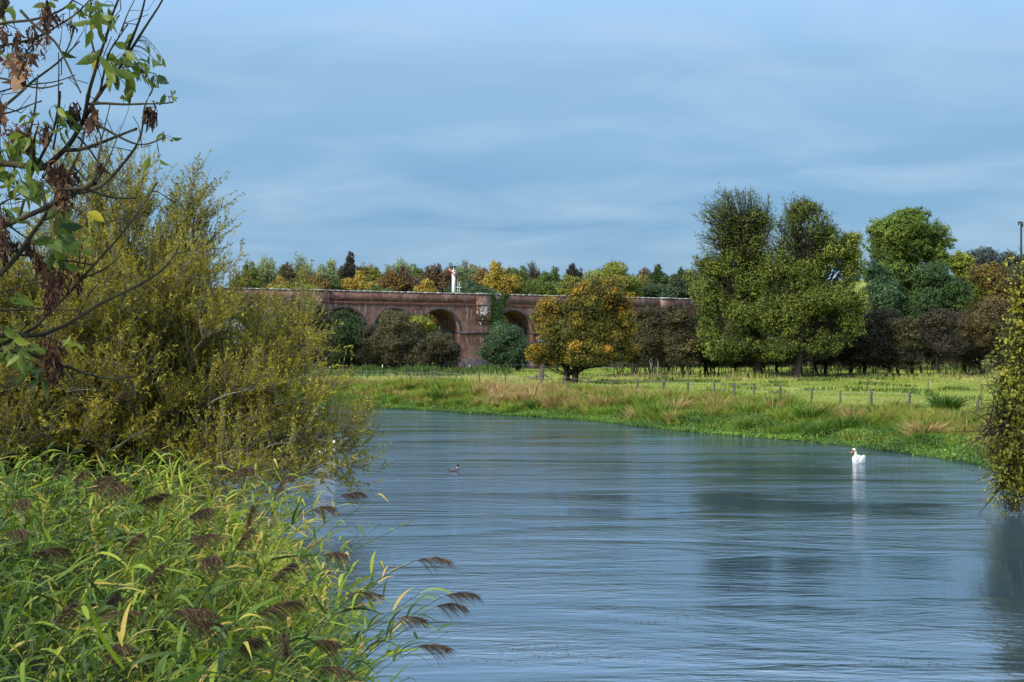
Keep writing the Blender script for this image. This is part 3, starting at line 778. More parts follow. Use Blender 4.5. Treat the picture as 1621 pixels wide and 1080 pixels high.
# wood on the far hill
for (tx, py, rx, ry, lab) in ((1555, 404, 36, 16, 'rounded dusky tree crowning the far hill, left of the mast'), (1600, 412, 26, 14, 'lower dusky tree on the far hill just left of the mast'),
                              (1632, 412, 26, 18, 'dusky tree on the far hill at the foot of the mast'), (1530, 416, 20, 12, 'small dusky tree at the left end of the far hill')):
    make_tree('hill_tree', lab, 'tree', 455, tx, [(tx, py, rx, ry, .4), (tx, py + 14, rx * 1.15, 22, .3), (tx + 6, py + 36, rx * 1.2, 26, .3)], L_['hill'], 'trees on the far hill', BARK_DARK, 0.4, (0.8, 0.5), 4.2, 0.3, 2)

# shrubs in front of the viaduct
G_FRONT = 'bushy trees at the foot of the viaduct'
fr = [
    (212, 548, [(545, 512, 34, 32, .4), (545, 540, 40, 44, .35), (520, 525, 30, 34, .35), (570, 560, 30, 26, .2), (525, 560, 32, 28, .3)], 'darkgreen', 'dark green bushy tree hiding half an arch left of the olive one', (.26, .15)),
    (208, 628, [(628, 515, 40, 26, .6), (622, 545, 50, 38, .5), (598, 560, 34, 26, .4), (656, 555, 38, 32, .35)], 'brownolive', 'broad olive brown bushy tree covering an arch at mid viaduct', (.25, .14)),
    (213, 672, [(662, 512, 24, 18, .6), (674, 532, 26, 26, .45)], 'yelgreen', 'bright yellow green bush beside the open arch left of the signal', (.26, .15)),
    (205, 700, [(698, 550, 32, 32, .45), (672, 560, 26, 24, .3), (716, 560, 18, 26, .4)], 'brownolive', 'brown twiggy bush at the left side of the bare viaduct pier', (.24, .13)),
    (214, 800, [(800, 532, 36, 28, .45), (778, 552, 26, 30, .35), (822, 552, 26, 32, .45), (800, 560, 40, 24, .3)], 'bluegreen', 'round blue green bush between the bare pier and the lone orange tree', (.26, .15)),
    (200, 470, [(468, 496, 46, 34, .6), (498, 505, 34, 34, .6), (500, 535, 38, 44, .5), (450, 545, 44, 38, .4)], 'brownolive', 'thin brown twiggy tree in front of the viaduct beside the willow', (.25, .13)),
    (211, 590, [(586, 555, 26, 28, .35), (582, 530, 22, 22, .4)], 'purple', 'small dark brown bush between the dark green and olive bushy trees', (.25, .14)),
]
for (Y, tx, lb, lf, lab, lsz) in fr:
    make_tree('bushy_tree', lab, 'tree', Y, tx, lb, L_[lf], G_FRONT, BARK_DARK, 0.22, lsz, 4.2, 0.24, 14, twig_r=0.022)

# trees behind the viaduct, left to right
bt_ = [
    (290, 395, 435, 20, 34, 'olive', 1, 'olive tree at the left end of the line, beside the willow'),
    (300, 417, 418, 22, 27, 'greygreen', .55, 'airy grey green tree nearest the willow, standing above the viaduct'),
    (278, 442, 446, 13, 17, 'yellow', 1, 'bright golden bush just above the left parapet'),
    (274, 470, 452, 26, 16, 'yelgreen', 1, 'low lime green bush right of the bright golden bush'),
    (305, 480, 418, 17, 25, 'greygreen', .5, 'tall airy grey green tree above the lime green bush'),
    (292, 460, 428, 20, 22, 'brownolive', .8, 'brownish tree between the two airy grey green trees'),
    (280, 505, 445, 20, 20, 'orange', .9, 'orange brown bush right of the lime green bush'),
    (302, 524, 425, 14, 24, 'greygreen', .5, 'slender grey tree left of the bare grey one'),
    (282, 534, 450, 14, 16, 'green', 1, 'small green bush left of the bare grey tree'),
    (296, 552, 420, 15, 28, 'bare', 0, 'bare grey tree with upright leafless twigs'),
    (280, 568, 442, 18, 24, 'yellow', .9, 'rusty gold tree right of the bare grey tree'),
    (288, 594, 438, 18, 22, 'yelgreen', .9, 'yellow green tree right of the rusty gold one'),
    (282, 618, 440, 20, 24, 'orange', .9, 'mottled orange tree, left of a tall grey green top'),
    (306, 632, 420, 14, 20, 'greygreen', .55, 'grey green tree top rising above two orange trees'),
    (276, 596, 458, 20, 12, 'green', 1, 'low green bush at the parapet under the yellow green tree'),
    (284, 646, 440, 18, 24, 'russet', .9, 'russet tree left of the golden bush by the signal'),
    (276, 674, 450, 17, 20, 'yellow', 1, 'golden bush left of the signal post'),
    (290, 692, 430, 18, 26, 'russet', .85, 'tall red brown tree just left of the signal post'),
    (304, 733, 424, 15, 22, 'greygreen', .6, 'grey green tree top just right of the signal post'),
    (274, 742, 455, 30, 18, 'bluegreen', 1, 'round dark green bush right of the signal post above the parapet'),
    (288, 764, 438, 16, 22, 'orange', .9, 'orange tree behind the round dark green bush'),
    (284, 792, 432, 24, 27, 'yellow', .95, 'large golden green tree above the ivy'),
    (292, 822, 436, 16, 26, 'green', .9, 'green tree right of the large golden one'),
    (296, 848, 430, 15, 26, 'purple', .55, 'thin dark purple tree top in the middle of the line'),
    (282, 860, 445, 24, 24, 'green', .9, 'mid green tree in front of the thin dark purple one'),
    (286, 880, 440, 16, 24, 'green', .95, 'deep green tree with a spiky top left of the gap'),
    (270, 915, 450, 32, 24, 'yelgreen', 1, 'light green bush behind the left shoulder of the lone tree'),
    (300, 905, 428, 12, 18, 'bare', 0, 'small bare tree in the gap above the light green bush'),
    (272, 975, 432, 44, 30, 'yelgreen', .95, 'large yellow green round tree behind the lone orange tree'),
    (280, 1000, 448, 30, 26, 'bluegreen', 1, 'blue green tree at the right side of the large yellow green one'),
    (300, 1020, 436, 15, 20, 'russet', .8, 'brownish pink tree right of the large yellow green one'),
    (292, 1044, 432, 13, 22, 'darkgreen', 1, 'dark pointed tree right of the brownish pink one'),
    (276, 1062, 450, 26, 20, 'bluegreen', 1, 'dull green bush above the right parapet'),
    (298, 1076, 436, 11, 20, 'darkgreen', .9, 'narrow dark tree left of the tall pair'),
    (282, 1100, 445, 26, 26, 'olive', .95, 'olive tree behind the left edge of the tall pair'),
    (276, 1140, 440, 34, 34, 'olive', .9, 'olive tree behind the airy crown of the tall pair'),
    (284, 1215, 445, 44, 40, 'green', .9, 'green tree seen between the crowns of the tall pair'),
    (312, 405, 440, 30, 22, 'yelgreen', .9, 'dull gold green tree low behind the first airy grey green one'),
    (314, 452, 440, 28, 24, 'brownolive', .9, 'dull olive brown tree behind the bright golden bush'),
    (316, 508, 436, 26, 24, 'olive', .9, 'dull olive tree behind the orange brown bush'),
    (312, 545, 444, 26, 22, 'yelgreen', .9, 'faded gold green tree at the foot of the bare grey tree'),
    (316, 585, 432, 28, 26, 'amber', .9, 'muted amber tree behind the rusty gold and yellow green pair'),
    (314, 612, 442, 24, 22, 'brownolive', .9, 'brown olive tree behind the mottled orange one'),
    (318, 660, 436, 26, 24, 'olive', .9, 'olive tree filling the gap between the russet tree and the golden bush'),
    (314, 712, 438, 24, 26, 'brownolive', .9, 'brown olive tree directly behind the signal post'),
    (316, 752, 436, 26, 22, 'amber', .9, 'muted amber tree behind the round dark green bush'),
    (314, 806, 440, 28, 26, 'olive', .9, 'olive tree between the large golden tree and the green one'),
    (316, 836, 444, 26, 22, 'yelgreen', .9, 'gold green tree beneath the thin dark purple top'),
    (316, 900, 448, 30, 18, 'olive', .9, 'low olive tree at the gap left of the lone tree'),
    (314, 1030, 450, 34, 22, 'yelgreen', .9, 'dull gold tree between the dark pointed trees right of the lone tree'),
    (314, 1088, 446, 28, 24, 'brownolive', .9, 'brown olive tree touching the left edge of the tall pair'),
]
for k, (Y, tx, py, rx, ry, lf, dn, lab) in enumerate(bt_):
    wd_ = 1.0 if dn < .7 else 1.15
    j_ = rng.uniform(-.3, .3, 3)
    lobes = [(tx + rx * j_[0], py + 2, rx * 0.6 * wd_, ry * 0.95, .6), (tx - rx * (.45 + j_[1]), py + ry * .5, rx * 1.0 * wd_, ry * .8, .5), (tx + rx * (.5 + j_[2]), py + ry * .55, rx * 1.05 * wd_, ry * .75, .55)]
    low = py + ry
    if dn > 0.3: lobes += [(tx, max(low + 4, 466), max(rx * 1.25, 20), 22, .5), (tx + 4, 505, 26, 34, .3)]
    nm = {'greygreen': 'slender_tree', 'bare': 'bare_tree'}.get(lf, 'autumn_tree' if lf in ('yellow', 'orange', 'russet') else 'broadleaf_tree')
    make_tree(nm, lab, 'tree', Y, tx, [l + (dn,) if len(l) == 5 else l for l in lobes], L_.get(lf, L_['olive']), G_BACK, BARK if lf != 'darkgreen' else BARK_DARK, 0.22, (0.34, 0.21), 3.0, 0.22,
              (26 if lf == 'bare' else (12 if dn < .7 else 12)), bare=(lf == 'bare'), twig_r=(0.035 if lf == 'bare' else 0.025), flat=(0.9 if dn < .7 else .7))

# leaf mass added behind the arches to block the sky and darken the openings
ug = MB(); n = 42000
u_ = rng.uniform(-80, 60, n); o_ = DEP + 3 + rng.uniform(0, 5, n)
P = VO + VU * u_[:, None] + VN * o_[:, None]; P[:, 2] = 2.4 + 10.6 * rng.uniform(0, 1, n) ** 1.2 * (.75 + .25 * np.sin(u_ * .5) * np.sin(u_ * .23 + 1))
nr = rng.normal(size=(n, 3)) * .7 + [0, -.5, .5]; nr /= np.linalg.norm(nr, axis=1, keepdims=True)
ug.leaves(P, rng.normal(size=(n, 3)), nr, rng.uniform(.4, .7, n), rng.uniform(.25, .45, n), np.clip(rng.normal(.3, .2, n), 0, 1))
tag(ug.build('arch_backing', L_['brownolive']), 'brown olive leaf mass added behind the arches to darken the openings', 'arch_backing', kind='stuff')

# scrub knitting the hawthorn row together, and weeds under it
hs = MB(); n = 30000
X = rng.uniform(14, 78, n); Y = 196 + rng.normal(size=n) * 2.0
hb_ = ground_z(X, Y); top_ = 5.2 + 1.6 * np.sin(X * .55 + np.sin(X * .21) * 2) * np.sin(X * .19 + 1)
P = np.stack([X, Y, hb_ + .9 + (top_ - .9) * rng.uniform(0, 1, n) ** .9], 1)
nr = rng.normal(size=(n, 3)) * .7 + [0, -.4, .5]; nr /= np.linalg.norm(nr, axis=1, keepdims=True)
hs.leaves(P, rng.normal(size=(n, 3)), nr, rng.uniform(.2, .4, n), rng.uniform(.1, .2, n), np.clip(rng.normal(.35, .2, n), 0, 1))
m_ = 260; X = rng.uniform(14, 78, m_); Y = 196 + rng.normal(size=m_) * 1.5; zb_ = ground_z(X, Y)
Q = np.stack([X, Y, zb_ - .1], 1); E = Q + np.stack([rng.normal(size=m_) * .9, rng.normal(size=m_) * .4, rng.uniform(2, 4.5, m_)], 1)
hs.tubes(np.stack([Q, Q * .5 + E * .5 + rng.normal(size=(m_, 3)) * .15, E], 1), np.tile([.06, .045, .02], (m_, 1)), 4, .1)
n = 15000; X = rng.uniform(12, 76, n); Y = 180 + rng.normal(size=n) * 2.5; w_ = np.clip(smooth_noise(X, X * 0, .45, 61) + .15, 0, 1.2)
P = np.stack([X, Y, ground_z(X, Y) + w_ * 1.3 * rng.uniform(0, 1, n)], 1)
nr = rng.normal(size=(n, 3)) * .7 + [0, -.4, .5]; nr /= np.linalg.norm(nr, axis=1, keepdims=True)
k_ = w_ > .05
hs.leaves(P[k_], rng.normal(size=(k_.sum(), 3)) + [0, 0, .6], nr[k_], rng.uniform(.15, .35, k_.sum()), rng.uniform(.05, .12, k_.sum()), np.clip(rng.normal(.4, .25, k_.sum()), 0, 1))
tag(hs.build('hedgerow_scrub', L_['brownolive']), 'dark scrub and weeds knitting the hawthorn row together', 'scrub', kind='stuff')

# radio mast on the hill
mx = px_world(1616.5, 395, 470)
zb = gz(mx[0], mx[1])
ms = thing('radio_mast', 'thin dark mast standing on the wooded hill at the right edge', 'mast', (mx[0], mx[1], zb))
zt = CAMZ + (HY - 352) / F * 470
mb = MB(); mb.tube([(mx[0], 470, zb - .5), (mx[0], 470, (zb + zt) / 2), (mx[0], 470, zt)], [0.45, 0.36, 0.30], 8); mb.build('pole', BLACKP, ms, True)
mb = MB(); mb.box((mx[0] - 1.0, 469.7, zt - 0.2), (mx[0] - 0.1, 470.3, zt + 0.25)); mb.box((mx[0] - 1.0, 469.6, zt - 0.9), (mx[0] - 0.7, 470.2, zt - 0.205)); mb.box((mx[0] + 0.3, 469.7, zt - 1.6), (mx[0] + 0.6, 470.1, zt + 0.1)); mb.build('antenna', BLACKP, ms)

# ------------------------------------------------------------------ fences, stakes, dead wood
POST = solid_mat('weathered_post', (0.045, 0.038, 0.03), (0.15, 0.125, 0.10), 6, 0.9, 0.1, 0.4, (1, 1, 0.2))
POSTW = solid_mat('pale_stake', (0.45, 0.45, 0.42), (0.65, 0.65, 0.6), 5, 0.7, 0.2)
WIRE = solid_mat('galvanised_wire', (0.25, 0.26, 0.27), (0.4, 0.41, 0.42), 3, 0.5, 0.5)


def post_mesh(mb, p, h, r, lean=(0, 0)):
    top = p + np.array([lean[0], lean[1], h])
    mb.tube(np.stack([p - [0, 0, .3], p, p * .5 + top * .5, top, top + [0, 0, .025]]), [r * 1.02, r, r * .97, r * .93, r * .55], 7)
    return top


fpx = [(513, 592), (541, 601), (581, 603), (615, 611), (650, 609), (688, 609), (722, 608), (759, 609), (800, 612), (857, 616), (895, 615), (932, 618), (970, 621), (1010, 627), (1050, 629), (1089, 630), (1131, 632),
       (1162, 636), (1194, 638), (1235, 637), (1284, 648), (1330, 644), (1379, 646), (1439, 651), (1486, 650), (1546, 653), (1600, 656)]
# one straight-ish line through the posts: Y fitted along the row
fY = np.interp([p[0] for p in fpx], [513, 760, 1010, 1235, 1439, 1600], [176, 150, 124, 108, 92, 84])
f_root = thing('wire_fence', 'low fence of short dark posts and wire along the top of the river bank', 'fence', (20 * 0 + (1010 - CX) / F * 124, 124, gz((1010 - CX) / F * 124, 124)))
tops = []
for (px, py), Y in zip(fpx, fY):
    X = (px - CX) / F * Y
    p = np.array([X, Y, gz(X, Y)]); mb = MB()
    h = rng.uniform(0.95, 1.2)
    t = post_mesh(mb, p, h, rng.uniform(0.075, 0.10), (rng.normal() * .04, rng.normal() * .04)); tops.append((p, h))
    mb.build('post', POST, f_root, True)
for zf in (0.9, 0.55):
    wmb = MB()
    for (a, ha), (b, hb) in zip(tops[:-1], tops[1:]):
        A = a + [0, -.09, ha * zf]; B = b + [0, -.09, hb * zf]
        wmb.tube(curve_pts(A, B, 6, 0.012), 0.008, 3)
    wmb.build('wire', WIRE, f_root)
# the second fence across the back of the meadow
bf = thing('wire_fence', 'distant row of thin posts across the back of the meadow near the broken tree stump', 'fence', ((781 - CX) / F * 214, 214, gz((781 - CX) / F * 214, 214)))
tops = []
for px, Y in ((735, 218), (757, 216), (781, 214), (804, 212), (828, 210), (1000, 200), (1052, 197)):
    X = (px - CX) / F * Y; p = np.array([X, Y, gz(X, Y)]); mb = MB(); h = rng.uniform(1.0, 1.25)
    post_mesh(mb, p, h, 0.09, (rng.normal() * .05, 0)); mb.build('post', POST, bf, True); tops.append((p, h))
wmb = MB()
for (a, ha), (b, hb) in zip(tops[:-1], tops[1:]): wmb.tube(curve_pts(a + [0, -.1, ha * .85], b + [0, -.1, hb * .85], 6, .01), .008, 3)
wmb.build('wire', WIRE, bf)
stakes = [(1553, 640, 1.35, .045, POST, 'tall thin dark stake standing alone in the meadow near the right bush'),
          (1372, 618, 0.95, .06, POST, 'thin leaning stake in the straw grass below the purple topped hawthorn'),
          (1469, 620, 0.95, .05, POST, 'thin stake in the straw grass right of the purple topped hawthorn'),
          (1052, 612, 1.1, .06, POST, 'slanting thin stake in the grass right of the lone tree'),
          (605, 592, 1.1, .07, POSTW, 'white stake in the grass below the olive brown bushy tree'),
          (522, 592, 1.0, .06, POSTW, 'small white stake nearest the willow'),
          (744, 588, 0.9, .06, POSTW, 'short white stake near the foot of the bare viaduct pier')]
for px, py, h, r, mt, lab in stakes:
    Y = meadow_Y(py); X = (px - CX) / F * Y; p = np.array([X, Y, gz(X, Y)]); mb = MB(); post_mesh(mb, p, h + .1, r, (rng.normal() * .06, 0))
    o = mb.build('stake', mt, None, True); tag(o, lab, 'stake', 'single stakes in the meadow')

# broken dead stump beside the lone tree
sp = px_world(858, 597, 1); Y = 163.0; X = (857 - CX) / F * Y; zb = gz(X, Y)
dt = thing('dead_stump', 'broken grey dead tree stump with splayed limbs left of the lone tree', 'tree stump', (X, Y, zb))
mb = MB()
mb.tube(np.array([[X - .1, Y, zb - .2], [X - .05, Y, zb + .7], [X + .15, Y, zb + 1.3], [X + .05, Y, zb + 1.9], [X + .25, Y - .1, zb + 2.45]]), [.48, .34, .27, .18, .02], 8)
mb.build('trunk', solid_mat('dead_wood', (0.05, 0.04, 0.03), (0.22, 0.18, 0.14), 2.5, .9, .1, .8, (1, 1, .3)), dt, True)
mb = MB()
for a in ([(0, 1.3), (.3, 1.9), (.45, 2.25)], [(0, .9), (-.5, 1.0), (-.55, 1.35)], [(0, .8), (.6, .45), (1.15, .08)], [(-.1, .6), (-.9, .5), (-1.6, .12)], [(-.2, .4), (-1.2, .3), (-2.0, .35)]):
    P = np.array([[X + q[0], Y - .15, zb + q[1]] for q in a]); mb.tube(curve_pts(P[0], P[-1], 5, 0, .04), [.20, .16, .12, .08, .02], 6)
mb.build('limb', bpy.data.materials['dead_wood'], dt, True)


def brush(name, label, px, Y, n, size, seed):
    X = (px - CX) / F * Y; zb = gz(X, Y); r_ = thing(name, label, 'brushwood', (X, Y, zb), 'heaps of dead brushwood'); mb = MB()
    for _ in range(n):
        a = np.array([X + rng.normal() * size * .5, Y + rng.normal() * size * .3, zb - .05]); ph = rng.uniform(0, np.pi)
        b = a + np.array([math.cos(ph) * size * rng.uniform(.4, 1), rng.normal() * .3, abs(math.sin(ph)) * size * rng.uniform(.3, .75)])
        mb.tube(curve_pts(a, b, 5, 0, .06), np.linspace(.04, .012, 5), 3)
    mb.build('branches', BARK, r_)


brush('brushwood_heap', 'grey twiggy brushwood heap on the bank below the yellow green bush', 668, 168, 50, 2.4, 1)
brush('brushwood_heap', 'grey fallen branches under the hawthorns just right of the lone tree', 1040, 172, 40, 2.2, 2)
brush('brushwood_heap', 'dark fallen branches by the trunk of the purple topped hawthorn', 1340, 172, 40, 2.0, 3)
brush('brushwood_heap', 'tangled fallen twigs beside the leaning trunk at the right', 1520, 174, 40, 2.2, 4)

# ------------------------------------------------------------------ grass and bank plants
GRASS = leaf_mat('meadow_grass_blades', [(0, (0.045, 0.080, 0.018)), (0.3, (0.125, 0.185, 0.028)), (0.6, (0.245, 0.285, 0.045)), (0.85, (0.37, 0.34, 0.11)), (1, (0.46, 0.38, 0.18))], .6, .25, .2)
SEDGE = leaf_mat('bank_sedge', [(0, (0.032, 0.072, 0.010)), (0.25, (0.090, 0.170, 0.013)), (0.5, (0.19, 0.24, 0.020)), (0.75, (0.27, 0.20, 0.055)), (1, (0.42, 0.27, 0.13))], .6, .2, .2)
CRESS = leaf_mat('waterside_green', [(0, (0.025, 0.055, 0.012)), (0.4, (0.07, 0.145, 0.018)), (0.7, (0.11, 0.21, 0.022)), (1, (0.22, 0.32, 0.04))], .5, .3, .3)


def blades(mb, base, h, lean, wid, tint, K=3):
    """grass blades bending over by `lean` (N,2)"""
    N = len(base)
    t = np.linspace(0, 1, K)
    P = np.zeros((N, K, 3))
    P[:, :, 0] = base[:, 0, None] + lean[:, 0, None] * t ** 2
    P[:, :, 1] = base[:, 1, None] + lean[:, 1, None] * t ** 2
    P[:, :, 2] = base[:, 2, None] + h[:, None] * (t - 0.22 * t ** 3 * np.minimum(1, np.hypot(lean[:, 0], lean[:, 1]) / h)[:, None])
    a = rng.uniform(-0.9, 0.9, N)
    side = np.stack([np.cos(a), np.sin(a), np.zeros(N)], 1)
    W = wid[:, None] * np.array([1.0, 0.8, 0.08] if K == 3 else np.r_[0.6, np.linspace(1, .7, K - 2), .06])
    mb.strips(P, side, W, tint)


# meadow: tufts spread so that the nearer half is denser
mg = MB()
N = 210000
Y = 84 + (262 - 84) * rng.uniform(0, 1, N) ** 1.35
X = rng.uniform(-0.40, 0.42, N) * Y
d = river_dist(X, Y)
ok = (d > 4.0)
X, Y, d = X[ok], Y[ok], d[ok]
pn = smooth_noise(X, Y, 0.10, 3); pn2 = smooth_noise(X, Y * 2.2, 0.33, 4)
strawband = np.exp(-((Y - 160 - 0.16 * X) / 9) ** 2) * (X > -6)
strawband = strawband * np.clip(.55 + .7 * smooth_noise(X, Y * 2, .28, 8), 0, 1)
tall = np.clip(0.10 + 0.08 * pn2 + 0.32 * strawband * (0.4 + .6 * rng.uniform(size=len(X))) + 0.35 * np.exp(-((d - 5) / 4) ** 2), 0.06, 1)
rush = (pn2 > 0.62) & (pn < 0.3)
tn = 0.56 + 0.16 * pn + 0.10 * rng.normal(size=len(X)) + 0.20 * strawband
tn = np.where(rush, 0.20 + 0.1 * rng.normal(size=len(X)), tn)
tn = np.where((pn2 < -0.65), tn + 0.16, tn)
h = tall * rng.uniform(0.55, 1.25, len(X)) + rush * 0.3
base = np.stack([X, Y, ground_z(X, Y) - .03], 1)
blades(mg, base, h, rng.normal(size=(len(X), 2)) * h[:, None] * 0.45, 0.05 + 0.00045 * Y * rng.uniform(.7, 1.5, len(X)), np.clip(tn, 0, 1))
# tall seeding stems in the straw band and round the stump
N = 5000; X = rng.uniform(-22, 62, N); Y = rng.normal(168, 4, N) + 0.10 * X
base = np.stack([X, Y, ground_z(X, Y)], 1); h = rng.uniform(.4, 1.2, N) * np.clip(.5 + .9 * smooth_noise(X, Y, .3, 9), .15, 1.4)
blades(mg, base, h, rng.normal(size=(N, 2)) * .2, np.full(N, .055), np.clip(rng.normal(.78, .12, N), 0, 1))
N = 14000; X = rng.uniform(-52, 0, N); Y = rng.normal(196, 5, N) + 0.1 * X          # nettles below the viaduct shrubs
base = np.stack([X, Y, ground_z(X, Y)], 1); h = rng.uniform(.4, 1.3, N) * np.clip(.75 + .7 * smooth_noise(X, Y, .35, 12), .2, 1.6)
blades(mg, base, h, rng.normal(size=(N, 2)) * .35, np.full(N, .22), np.clip(rng.normal(.06, .06, N), 0, 1))
tag(mg.build('meadow_grass', GRASS), 'rough yellow green grass with straw and rush patches across the meadow', 'grass', kind='stuff')

# far bank: tussocks of sedge, green water plants along the edge
bank = MB(); cress = MB()
fb = np.array(FAR_BANK[4:-2], float)
seg = np.diff(fb, axis=0); sl_ = np.hypot(seg[:, 0], seg[:, 1]); cum = np.r_[0, np.cumsum(sl_)]


def bank_pt(s, off):
    i = np.clip(np.searchsorted(cum, s, side='right') - 1, 0, len(seg) - 1)
    t = (s - cum[i]) / sl_[i]
    p = fb[i] + seg[i] * t[:, None]
    n = np.stack([seg[i][:, 1], -seg[i][:, 0]], 1) / sl_[i][:, None]      # right of travel = landward
    return p + n * off[:, None]


NT = 1250
s = rng.uniform(0, cum[-1], NT); off = rng.uniform(0.0, 1, NT) ** 0.9 * 10 + 0.5
c = bank_pt(s, off)
ctn = np.clip(0.50 + 0.30 * smooth_noise(s, off * 2.5, 0.22, 21) + 0.22 * rng.normal(size=NT) - 0.22 * np.exp(-(off / 1.8) ** 2) - 0.10 * (s < 45) + .03 + .20 * np.exp(-((c[:, 0] - 0) / 8) ** 2) * (off > 1.5), 0, 1)
cr_ = rng.uniform(0.35, 1.15, NT) * np.where(off < 8, 1, .75); ch = cr_ * rng.uniform(0.7, 1.45, NT)
per = 125
ti = np.repeat(np.arange(NT), per); n = len(ti)
ph = rng.uniform(0, 2 * np.pi, n); q = rng.uniform(0, 1, n) ** .5
bx = c[ti, 0] + cr_[ti] * .45 * q * np.cos(ph); by = c[ti, 1] + cr_[ti] * .45 * q * np.sin(ph)
base = np.stack([bx, by, ground_z(bx, by) - .05], 1)
h = ch[ti] * rng.uniform(.55, 1.1, n)
ln = np.stack([np.cos(ph), np.sin(ph)], 1) * (cr_[ti] * rng.uniform(.3, 1.2, n))[:, None]; ln[:, 0] += .1
blades(bank, base, h, ln, rng.uniform(.025, .06, n) * np.clip(c[ti, 1] / 90, .7, 1.5), np.clip(ctn[ti] + rng.normal(size=n) * .11, 0, 1))
# loose blades between
N = 52000; s = rng.uniform(0, cum[-1], N); off = rng.uniform(0.1, 13, N); p = bank_pt(s, off)
base = np.stack([p[:, 0], p[:, 1], ground_z(p[:, 0], p[:, 1]) - .03], 1)
tn = .42 + .26 * smooth_noise(s, off * 2, .3, 22) + .14 * rng.normal(size=N) + .10 * (off > 8)
h = rng.uniform(.2, .75, N); blades(bank, base, h, rng.normal(size=(N, 2)) * .25, rng.uniform(.03, .07, N), np.clip(tn, 0, 1))
tag(bank.build('bank_sedge', SEDGE), 'mixed green and straw brown sedge and grass on the far river bank', 'bank plants', kind='stuff')
N = 95000; s = rng.uniform(0, cum[-1], N)
lim = 1.2 + 1.6 * smooth_noise(s, s * 0, .5, 31) + np.where(s < 50, 1.6, 0)
off = -0.55 + rng.uniform(0, 1, N) * np.maximum(lim + .55, .25)
p = bank_pt(s, off); gz_ = np.maximum(ground_z(p[:, 0], p[:, 1]), 0.0)
hh = (0.18 + .30 * np.clip(off + .6, 0, 1.6) / 1.6) * (1 + .5 * smooth_noise(s, off * 3, .9, 33))
P = np.stack([p[:, 0], p[:, 1], gz_ + np.abs(hh) * rng.uniform(0, 1, N) ** .6], 1)
nr = rng.normal(size=(N, 3)) * .6 + [-.1, -.4, .7]; nr /= np.linalg.norm(nr, axis=1, keepdims=True)
dd = rng.normal(size=(N, 3)) + [0, 0, .4]
cress.leaves(P, dd, nr, rng.uniform(.09, .20, N), rng.uniform(.04, .09, N), np.clip(.45 + .32 * smooth_noise(s, off * 3, .6, 35) + .2 * rng.normal(size=N), 0, 1))
tag(cress.build('waterside_plants', CRESS), 'bright green low water plants along the foot of the far bank', 'bank plants', kind='stuff')

tus = [(1232, 652, 1.3, .10, 'dark green sedge mound below the fence, left of the swan'), (1284, 668, 1.4, .16, 'large drooping olive sedge mound above the swan'), (1495, 655, 1.5, .06, 'tallest dark tussock by the fence near the right bush'),
       (1432, 660, 1.1, .10, 'dark tussock beside the pale post, second from the right bush'), (702, 625, 1.5, .08, 'dark rushy tussock on the bank below the bare viaduct pier'), (1040, 655, 1.4, .22, 'dull green tussock on the bank right of the lone tree'),
       (1090, 645, 1.2, .62, 'straw coloured tussock by the fence left of the tall pair'), (955, 640, 1.6, .80, 'pale brown shaggy tussock on the bank under the lone tree'), (880, 642, 1.6, .85, 'pale brown shaggy tussock left of the lone tree'),
       (1465, 690, 1.3, .85, 'bleached dead grass mound low on the right bank')]
for px, py, rr_, tn, lab in tus:
    Yt = meadow_Y(py); Xt = (px - CX) / F * Yt
    while river_dist([Xt], [Yt])[0] < 1.2: Yt += .5; Xt = (px - CX) / F * Yt
    zt_ = gz(Xt, Yt); n = 420; ph = rng.uniform(0, 2 * np.pi, n); q = rng.uniform(0, 1, n) ** .5
    base = np.stack([Xt + rr_ * .4 * q * np.cos(ph), Yt + rr_ * .4 * q * np.sin(ph), np.full(n, zt_ - .08)], 1)
    tb = MB(); blades(tb, base, rr_ * rng.uniform(.5, 1.05, n), np.stack([np.cos(ph) + .25, np.sin(ph)], 1) * (rr_ * rng.uniform(.3, 1.1, n))[:, None], rng.uniform(.03, .06, n), np.clip(tn + rng.normal(size=n) * .10, 0, 1), 5)
    tr_ = thing('sedge_tussock', lab, 'tussock', (Xt, Yt, zt_), 'sedge tussocks on the far bank'); tb.build('blades', SEDGE, tr_)

# ------------------------------------------------------------------ grey willow
WLEAF = leaf_mat('willow_leaf', [(0, (0.115, 0.108, 0.012)), (0.4, (0.24, 0.215, 0.018)), (0.75, (0.42, 0.345, 0.026)), (1, (0.58, 0.44, 0.04))], .5, .35, .3, 0.30, 0.35)


